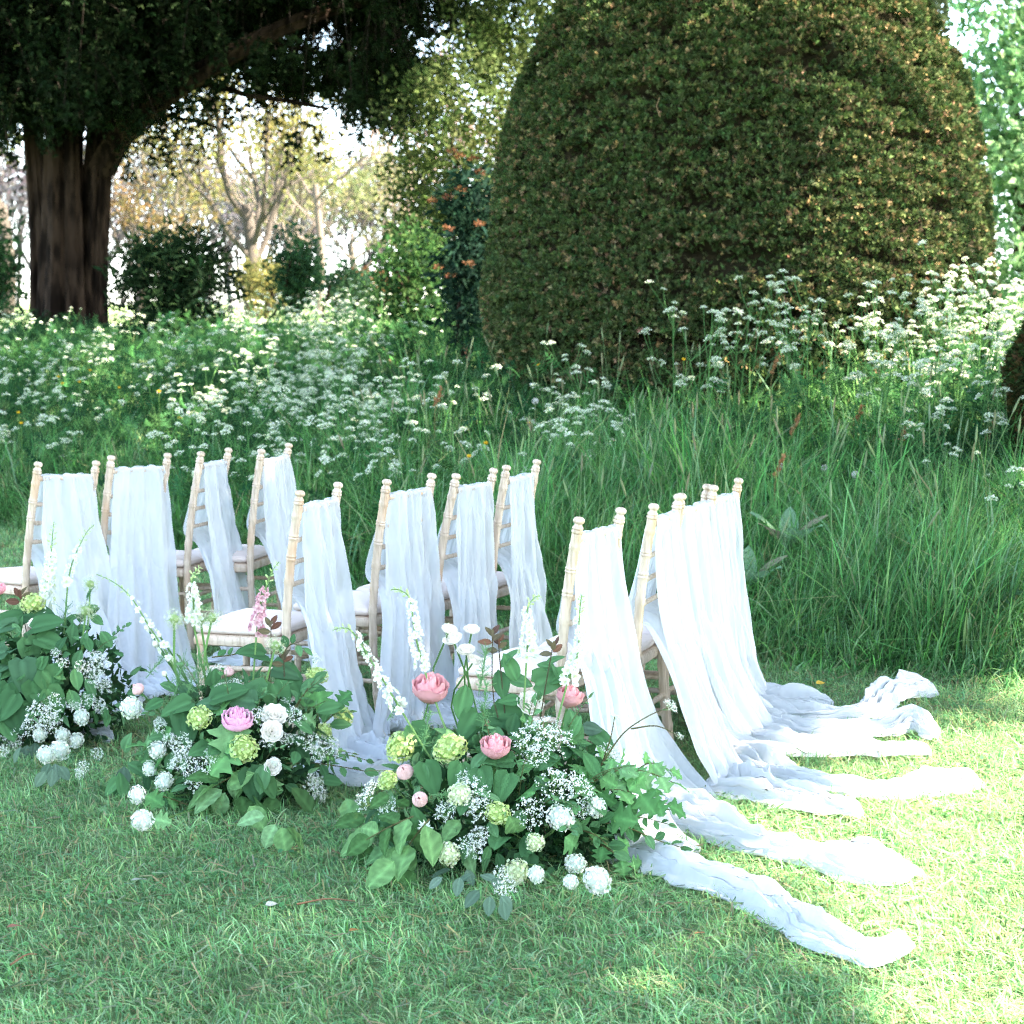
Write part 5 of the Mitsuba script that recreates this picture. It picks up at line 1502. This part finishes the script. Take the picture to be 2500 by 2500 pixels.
    def sprig(self, pts, kind, n, size, dy=0.0, tones=None, flop=0.0):
        """A twig with leaves in pairs, through points of the grid."""
        y = self.c[1] + dy
        ln = spline([at(u, v, y - i * flop) for i, (u, v) in enumerate(pts)], 40)
        ln[:, 2] = np.maximum(ln[:, 2], .02)
        part(self.k, 'twig', coloured(tube(ln, np.linspace(.0024, .0012, 40), 4), (.16, .15, .07)), 'leaf_mat')
        t = unit(np.gradient(ln, axis=0))
        for i in range(n):
            k = int((i + .6) / n * 39)
            side = 1 if i % 2 else -1
            n0 = unit(np.array([0, -.55, .7]) + .55 * gf.normal(size=3))
            x = unit(np.cross(t[k], n0))
            d = unit(t[k] * .6 + x * side * .85 + gf.normal(0, .18, 3)) if i < n - 1 else t[k]
            xx = unit(np.cross(d, n0))
            part(self.k, 'leaf', LEAFS[kind][gf.integers(0, 6) if tones is None else tones[gf.integers(0, len(tones))]], to_world=mat4(ln[k], np.stack([xx, d, np.cross(xx, d)], -1), size * u_size(y) * gf.uniform(.75, 1.15)))

    def wisps(self, n, kinds=('oval', 'lance')):
        """Loose leafy twigs that reach out of the mound."""
        for _ in range(n):
            d = unit(np.array([gf.normal(0, .8), -abs(gf.normal(0, .45)), abs(gf.normal(.35, .4))]))
            a = self.c + d * self.r * .7
            b = self.c + d * (self.r + gf.uniform(.05, .13)) + np.array([0, 0, gf.uniform(-.03, .04)])
            ln = spline([a, (a + b) / 2 + [0, 0, .02], b], 24)
            ln[:, 2] = np.maximum(ln[:, 2], .03)
            part(self.k, 'twig', coloured(tube(ln, np.linspace(.0018, .0009, 24), 4), (.17, .19, .09)), 'leaf_mat')
            t = unit(np.gradient(ln, axis=0))
            kind, sz, m = kinds[gf.integers(0, len(kinds))], gf.uniform(.022, .036), int(gf.integers(6, 11))
            for i in range(m):
                k = 5 + int(i / m * 18)
                n0 = unit(np.array([0, -.5, .7]) + .5 * gf.normal(size=3))
                x = unit(np.cross(t[k], n0))
                e = unit(t[k] * .7 + x * (1 if i % 2 else -1) * .8 + gf.normal(0, .2, 3)) if i < m - 1 else t[k]
                xx = unit(np.cross(e, n0))
                part(self.k, 'leaf', LEAFS[kind][gf.integers(0, 6)], to_world=mat4(ln[k], np.stack([xx, e, np.cross(xx, e)], -1), sz * gf.uniform(.7, 1.2)))

    def shoot(self, u, v, h=28, dy=0.0):
        """A bronze-tipped young shoot."""
        y = self.c[1] + dy
        p = at(u, v, y)
        s = u_size(y)
        self.stem(p, np.array([gf.normal(0, .15), 0, 1]), .0018, (.13, .11, .07), .35)
        for i in range(5):
            a = i * 2.4
            d = unit(np.array([math.cos(a) * .9, math.sin(a) * .4, 1.3 - .3 * i]))
            n0 = unit(np.array([0, -.8, .4]) + .3 * gf.normal(size=3))
            x = unit(np.cross(d, n0))
            part(self.k, 'leaf', LEAFS['bronze'][gf.integers(0, 5)], to_world=mat4(p - np.array([0, 0, .006 * i]), np.stack([x, d, np.cross(x, d)], -1), h * s * (.9 if i < 3 else 1.1)))


# ---------------------------------------------------------------- right-hand arrangement, in front of the right row
A3 = Arrangement('large flower arrangement with pink roses on the lawn before the right row', (-0.005, 5.34, 0.13), (0.37, 0.27, 0.275))
A3.fill(1700, .042)
for u, v, r, d in ((811, 1300, 36, (.12, -.30, .95)), (1075, 1314, 27, (.25, -.12, .95)), (935, 1409, 30, (.05, -.32, .93))):
    A3.bloom('pink_rose', u, v, r * .92, 1.10, d)
A3.bloom('peony_bud', 764, 1456, 21, 1.1, (-.2, -.7, .6)); A3.bloom('peony_bud', 792, 1508, 19, 1.15, (-.1, -.9, .4))
A3.bloom('white_rose', 1000, 1328, 22, 1.02, (.2, -.7, .7))
for u, v, r in ((848, 1188, 13), (854, 1206, 16), (890, 1188, 13), (879, 1227, 15), (895, 1245, 13)):
    A3.bloom('white_rose', u, v, r, 1.0, (gf.normal(0, .3), -.35, .9))
A3.bloom('white_bud', 1019, 1316, 9, 1.0, (0, -.3, 1))
for u, v, r in ((757, 1407, 33), (849, 1411, 31), (940, 1535, 24), (731, 1472, 20)):
    A3.ball(GREEN_BALL if u != 849 else GREEN_BALL, 'green_snowball', u, v, r)
for u, v, r in ((847, 1611, 22), (1010, 1589, 17), (974, 1645, 24), (866, 1499, 22)):
    A3.ball(CREAM_BALL, 'green_snowball', u, v, r, 1.1)
for u, v, r in ((1057, 1542, 27), (1126, 1523, 19), (1086, 1629, 20), (1127, 1661, 28), (1077, 1663, 14), (1012, 1650, 17)):
    A3.ball(WHITE_BALL, 'white_snowball', u, v, r, 1.1)
for u, v, r in ((1021, 1372, 34), (1048, 1396, 34), (992, 1402, 30), (1052, 1478, 36), (1092, 1486, 32), (892, 1495, 34), (905, 1525, 28), (1000, 1530, 30), (690, 1505, 28), (702, 1482, 20), (730, 1523, 22), (892, 1596, 27), (905, 1575, 20), (953, 1674, 21), (945, 1650, 16), (1097, 1526, 20), (841, 1530, 22), (1154, 1418, 22), (880, 1470, 22), (1010, 1425, 26)):
    A3.lace(u, v, r)
for u, v, r in ((1266, 1332, 16), (1282, 1388, 9), (1160, 1352, 10), (1150, 1415, 18)):
    A3.lace(u, v, r, 1.0)
A3.sprig([(1130, 1450), (1175, 1385), (1225, 1350), (1266, 1334)], 'lance', 3, 9, -.05)
A3.sprig([(1130, 1455), (1150, 1400), (1160, 1352)], 'lance', 2, 8, -.03)
A3.sprig([(1190, 1375), (1240, 1370), (1282, 1390)], 'lance', 2, 7, -.06)
A3.spire(757, 1340, 668, 1196, 627, 1189, DEL_WHITE, -.02, 11, 34)
A3.spire(800, 1262, 774, 1132, 738, 1112, DEL_WHITE, .05, 11, 30)
A3.spire(994, 1240, 995, 1150, 1019, 1124, DEL_WHITE, .06, 11.5, 26)
A3.spire(1070, 1290, 1093, 1168, 1098, 1122, DEL_WHITE, .02, 12, 34)
A3.star(803, 1562, 21)
A3.shoot(929, 1197, 26, .05); A3.shoot(1043, 1219, 24, .05); A3.shoot(940, 1212, 22, .06)
for spec in (('ribbed', 708, 1572, 80, 150), ('ribbed', 700, 1592, 70, 110), ('ribbed', 775, 1580, 78, 20), ('ribbed', 760, 1600, 62, 75), ('ribbed', 745, 1625, 78, 135), ('ribbed', 690, 1545, 60, 175),
             ('ribbed', 745, 1600, 60, 165), ('ribbed', 655, 1505, 64, 80), ('ribbed', 735, 1500, 44, 150), ('ribbed', 715, 1560, 72, 60), ('cordate', 775, 1370, 72, 60), ('cordate', 800, 1440, 66, 70), ('lance', 800, 1440, 60, 85), ('cordate', 790, 1385, 60, 110),
             ('oval', 880, 1290, 70, 100), ('cordate', 900, 1345, 62, 120), ('cordate', 930, 1345, 75, 15), ('lance', 905, 1340, 80, 30), ('oval', 945, 1260, 52, -60), ('oval', 975, 1285, 60, -110), ('oval', 955, 1280, 56, 10), ('cordate', 1010, 1290, 66, -20), ('oval', 1035, 1290, 56, -45), ('oval', 1050, 1265, 40, -150), ('oval', 1030, 1255, 40, -40),
             ('oval', 940, 1262, 60, 80), ('oval', 985, 1320, 50, 175), ('oval', 1060, 1300, 50, -100), ('grey', 1095, 1370, 44, 15), ('cordate', 1120, 1385, 50, 40), ('oval', 1100, 1420, 60, 60), ('cordate', 870, 1440, 60, 100), ('cordate', 905, 1450, 60, 80), ('cordate', 960, 1460, 60, 110)):
    A3.leaf(*spec, out=1.06)
for u, v, L, a in ((850, 1640, 40, 160), (868, 1655, 38, 100), (880, 1640, 36, 70), (905, 1680, 44, 130), (925, 1690, 40, 95), (945, 1690, 38, 60), (905, 1650, 40, 20), (890, 1650, 34, 150), (925, 1660, 34, 30), (835, 1655, 34, 140), (950, 1700, 40, 85)):
    A3.leaf('grey', u, v, L, a, out=1.08)
A3.sprig([(1100, 1500), (1160, 1490), (1215, 1500), (1265, 1520)], 'lobed', 9, 44, -.12)
A3.sprig([(1110, 1480), (1160, 1455), (1215, 1455), (1280, 1480)], 'lobed', 9, 36, -.10)
A3.sprig([(1120, 1550), (1180, 1560), (1240, 1585), (1290, 1600)], 'oval', 10, 34, -.14)
A3.sprig([(1110, 1580), (1160, 1610), (1200, 1645), (1225, 1668)], 'lobed', 8, 40, -.18)
A3.sprig([(1080, 1560), (1130, 1580), (1170, 1625)], 'oval', 8, 34, -.18)
A3.sprig([(1180, 1470), (1225, 1440), (1268, 1455)], 'lobed', 6, 30, -.08)
A3.sprig([(1000, 1640), (1050, 1655), (1110, 1690)], 'oval', 7, 32, -.24)
A3.sprig([(810, 1545), (775, 1590), (752, 1640), (742, 1690)], 'ribbed', 7, 72, -.27)
A3.sprig([(780, 1540), (735, 1560), (690, 1585)], 'ribbed', 5, 70, -.25)
A3.feather(912, 1262, 40, -80, 80, .02); A3.feather(915, 1330, 40, -85, 80, -.02); A3.feather(805, 1375, 34, -80, 60, -.1); A3.feather(850, 1500, 30, 0, 60, -.24); A3.feather(745, 1335, 22, -60, 40, 0)
A3.cloud(['oval', 'oval', 'cordate', 'lobed'], 95, (.045, .085), -.2, 1.0, lambda d: d[0] > -.2)
A3.cloud(['ribbed', 'cordate', 'oval', 'lance'], 80, (.045, .09), -.2, 1.0, lambda d: d[0] < .2)

# ---------------------------------------------------------------- middle arrangement, in front of the middle row
A2 = Arrangement('middle flower arrangement with a mauve-pink peony and white alliums on the lawn', (-0.865, 6.02, 0.13), (0.31, 0.25, 0.265))
A2.fill(1500, .045)
A2.bloom('peony', 448, 1361, 28, 1.05, (.1, -.35, .95), label='open mauve-pink peony')
A2.bloom('peony_bud', 431, 1268, 14, 1.0, (0, -.3, 1)); A2.bloom('peony_bud', 260, 1300, 16, 1.0, (-.5, -.4, .7))
A2.bloom('white_rose', 518, 1350, 20, 1.05, (.1, -.7, .6)); A2.bloom('white_rose', 513, 1380, 18, 1.08, (.2, -.8, .4)); A2.bloom('white_rose', 515, 1447, 14, 1.1, (0, -.9, .3))
for u, v, r in ((277, 1184, 8), (293, 1215, 9), (326, 1245, 10), (310, 1271, 8), (300, 1198, 7)):
    A2.bloom('white_bud', u, v, r, 1.0, (-.4, -.3, .8))
for u, v, r in ((376, 1354, 23), (460, 1412, 26), (598, 1274, 20), (648, 1352, 19), (612, 1379, 15)):
    A2.ball(GREEN_BALL, 'green_snowball', u, v, r, 1.06 if u < 550 else 1.0)
for u, v, r in ((248, 1335, 23), (296, 1415, 17), (282, 1449, 15), (309, 1474, 18), (259, 1499, 17), (269, 1547, 21), (518, 1440, 12)):
    A2.ball(WHITE_BALL, 'white_snowball', u, v, r, 1.06)
for u, v, r, dy in ((329, 1168, 22, .0), (400, 1166, 22, .05), (520, 1218, 22, -.02), (378, 1172, 18, .1)):
    A2.allium(u, v, r, dy)
for u, v, r in ((302, 1371, 15), (318, 1392, 14), (340, 1405, 24), (352, 1430, 26), (366, 1468, 24), (391, 1438, 22), (400, 1420, 14), (482, 1352, 20), (500, 1345, 14), (554, 1350, 22), (583, 1400, 26), (600, 1420, 18), (623, 1407, 24), (594, 1487, 22), (605, 1500, 16), (590, 1470, 14), (330, 1440, 16), (505, 1395, 16), (540, 1395, 14), (298, 1360, 10)):
    A2.lace(u, v, r)
for u, v, r in ((396, 1271, 20), (410, 1262, 14), (594, 1242, 14), (445, 1290, 14), (540, 1320, 13), (418, 1295, 15)):
    A2.lace(u, v, r, .95)
A2.spire(365, 1178, 361, 1100, 378, 1070, DEL_WHITE, .06, 12, 28)
A2.spire(320, 1240, 248, 1128, 181, 1083, DEL_WHITE, .02, 9, 17)
A2.spire(484, 1196, 501, 1110, 527, 1059, DEL_PINK, .04, 11, 28, 'pink_delphinium')
A2.shoot(511, 1178, 24, .0); A2.shoot(535, 1240, 22, .03)
for spec in (('cordate', 500, 1300, 74, 165), ('cordate', 515, 1290, 70, 75), ('cordate', 400, 1320, 74, -25), ('cordate', 360, 1325, 62, 160), ('cordate', 345, 1345, 70, 80), ('cordate', 480, 1325, 60, -160), ('lobed', 430, 1360, 74, 85), ('lobed', 445, 1405, 74, 130), ('cordate', 535, 1265, 60, 60), ('cordate', 500, 1235, 62, -170), ('cordate', 515, 1260, 58, 10),
             ('cordate', 470, 1450, 70, 75), ('oval', 500, 1440, 60, 100), ('cordate', 490, 1460, 60, 55), ('lobed', 600, 1298, 46, 80), ('lobed', 640, 1330, 34, -60), ('oval', 595, 1345, 60, -20), ('oval', 565, 1305, 56, -40), ('oval', 620, 1370, 46, -10), ('oval', 550, 1360, 50, 30), ('oval', 300, 1290, 48, 20), ('oval', 310, 1320, 44, 150),
             ('ribbed', 415, 1470, 62, 195), ('ribbed', 420, 1490, 66, 150), ('ribbed', 425, 1495, 58, 110), ('ribbed', 430, 1485, 60, -40), ('ribbed', 455, 1500, 60, 80), ('ribbed', 470, 1520, 60, 60), ('ribbed', 500, 1540, 56, 175), ('ribbed', 530, 1560, 62, 80), ('ribbed', 540, 1560, 58, 50), ('ribbed', 550, 1485, 72, 50), ('ribbed', 515, 1500, 56, 95), ('ribbed', 520, 1555, 52, 115),
             ('oval', 225, 1455, 56, 80), ('oval', 230, 1465, 50, 130), ('oval', 240, 1440, 50, 30), ('oval', 235, 1420, 46, -80), ('grey', 235, 1445, 48, 95), ('oval', 255, 1440, 50, 10), ('lobed', 275, 1500, 40, 30), ('lobed', 290, 1545, 34, 10), ('oval', 240, 1480, 40, 150)):
    A2.leaf(*spec, out=1.05)
A2.sprig([(540, 1440), (590, 1440), (640, 1446), (694, 1456)], 'oval', 8, 28, -.1)
A2.sprig([(555, 1340), (580, 1300), (598, 1280)], 'oval', 3, 40, -.05)
A2.sprig([(560, 1400), (600, 1375), (640, 1335)], 'oval', 4, 36, -.05)
A2.sprig([(400, 1240), (440, 1235), (470, 1225)], 'oval', 4, 22, .05)
A2.sprig([(300, 1500), (345, 1515), (400, 1540)], 'lobed', 6, 36, -.2)
A2.sprig([(530, 1240), (550, 1215), (575, 1225)], 'oval', 5, 26, .0)
A2.sprig([(440, 1455), (470, 1500), (500, 1545), (520, 1565)], 'ribbed', 7, 62, -.24)
A2.sprig([(455, 1455), (420, 1475), (395, 1490)], 'ribbed', 4, 64, -.24)
A2.feather(335, 1290, 46, -75, 110, .0); A2.feather(375, 1280, 46, -88, 110, .02); A2.feather(300, 1250, 30, -50, 40, .02); A2.feather(350, 1320, 36, -70, 60, -.05)
A2.cloud(['cordate', 'oval', 'cordate', 'lobed'], 75, (.042, .075), -.2)
A2.cloud(['oval', 'lance'], 45, (.04, .065), -.2)

# ---------------------------------------------------------------- left arrangement, cut by the picture's edge
A1 = Arrangement('left flower arrangement with big heart-shaped leaves, cut by the left edge', (-1.665, 6.85, 0.16), (0.33, 0.27, 0.30))
A1.fill(1700, .045)
A1.spire(84, 1150, 97, 1040, 102, 984, DEL_WHITE, .05, 12, 36)
A1.spire(128, 1100, 150, 1030, 178, 990, DEL_WHITE, .05, 9, 14)
A1.allium(170, 1102, 19, .0); A1.allium(162, 1152, 24, -.05)
A1.bloom('tulip', 2, 1112, 12, 1.0, (.2, -.2, 1))
A1.bloom('white_rose', 68, 1178, 13, 1.0, (.2, -.5, .8))
A1.shoot(38, 1124, 26, .05)
A1.ball(GREEN_BALL, 'green_snowball', 62, 1138, 22, 1.0)
for u, v, r in ((75, 1387, 13), (118, 1387, 14), (144, 1397, 15), (112, 1416, 19), (86, 1424, 17), (154, 1353, 16)):
    A1.ball(WHITE_BALL, 'white_snowball', u, v, r, 1.08)
for u, v, r in ((77, 1345, 30), (98, 1330, 22), (60, 1370, 22), (95, 1362, 22), (19, 1384, 18), (189, 1253, 20), (180, 1240, 14), (192, 1291, 20), (178, 1275, 16), (157, 1259, 15), (6, 1416, 12), (184, 1422, 12), (155, 1447, 13), (165, 1320, 16), (188, 1330, 15), (140, 1330, 15), (118, 1250, 12), (105, 1232, 10), (150, 1460, 9), (30, 1400, 14)):
    A1.lace(u, v, r)
for spec in (('cordate', 50, 1205, 60, 75), ('cordate', 42, 1245, 66, 85), ('cordate', 15, 1290, 66, 100), ('cordate', 62, 1285, 58, 80), ('cordate', 80, 1265, 62, 55), ('cordate', 70, 1205, 62, 15), ('cordate', 10, 1230, 62, 170), ('cordate', 5, 1180, 60, -30), ('cordate', 20, 1330, 60, 75), ('cordate', 45, 1160, 60, -10), ('cordate', 60, 1185, 66, -20), ('cordate', -10, 1260, 64, 110),
             ('cordate', -20, 1200, 60, 140), ('cordate', 30, 1180, 56, 180), ('cordate', 90, 1300, 56, 60), ('cordate', 0, 1350, 60, 60), ('cordate', 30, 1310, 60, 120), ('oval', 190, 1190, 40, 60), ('oval', 150, 1160, 40, 150), ('oval', 140, 1175, 46, 100), ('oval', 170, 1160, 34, 40), ('oval', 160, 1200, 36, 70), ('oval', 155, 1225, 46, 110), ('oval', 140, 1260, 46, 80), ('oval', 160, 1280, 44, 60), ('oval', 120, 1250, 46, 130), ('oval', 165, 1300, 42, 90), ('oval', 195, 1330, 30, 80), ('oval', 205, 1345, 28, 100), ('oval', 215, 1330, 28, 10), ('oval', 130, 1300, 46, 70)):
    A1.leaf(*spec, out=1.02)
for u, v, L, a in ((94, 1440, 36, 110), (104, 1440, 38, 85), (86, 1455, 36, 120), (66, 1400, 36, 90), (52, 1405, 38, 100), (112, 1445, 34, 60), (40, 1410, 34, 120), (100, 1450, 36, 95)):
    A1.leaf('grey', u, v, L, a, out=1.06)
A1.sprig([(110, 1330), (130, 1250), (150, 1180), (165, 1130)], 'oval', 12, 34, -.02)
A1.sprig([(130, 1340), (165, 1335), (215, 1345)], 'oval', 7, 26, -.1)
A1.sprig([(140, 1370), (190, 1360), (220, 1345)], 'oval', 5, 22, -.12)
A1.feather(110, 1190, 50, -70, 90, .03); A1.feather(95, 1230, 46, -80, 80, .0); A1.feather(190, 1310, 30, -20, 60, -.05)
A1.cloud(['cordate', 'cordate', 'oval'], 70, (.05, .085), -.2, 1.0, lambda d: d[0] < .3)
A1.cloud(['oval', 'oval', 'lance'], 60, (.04, .07), -.2)
A1.wisps(9); A2.wisps(12); A3.wisps(14)
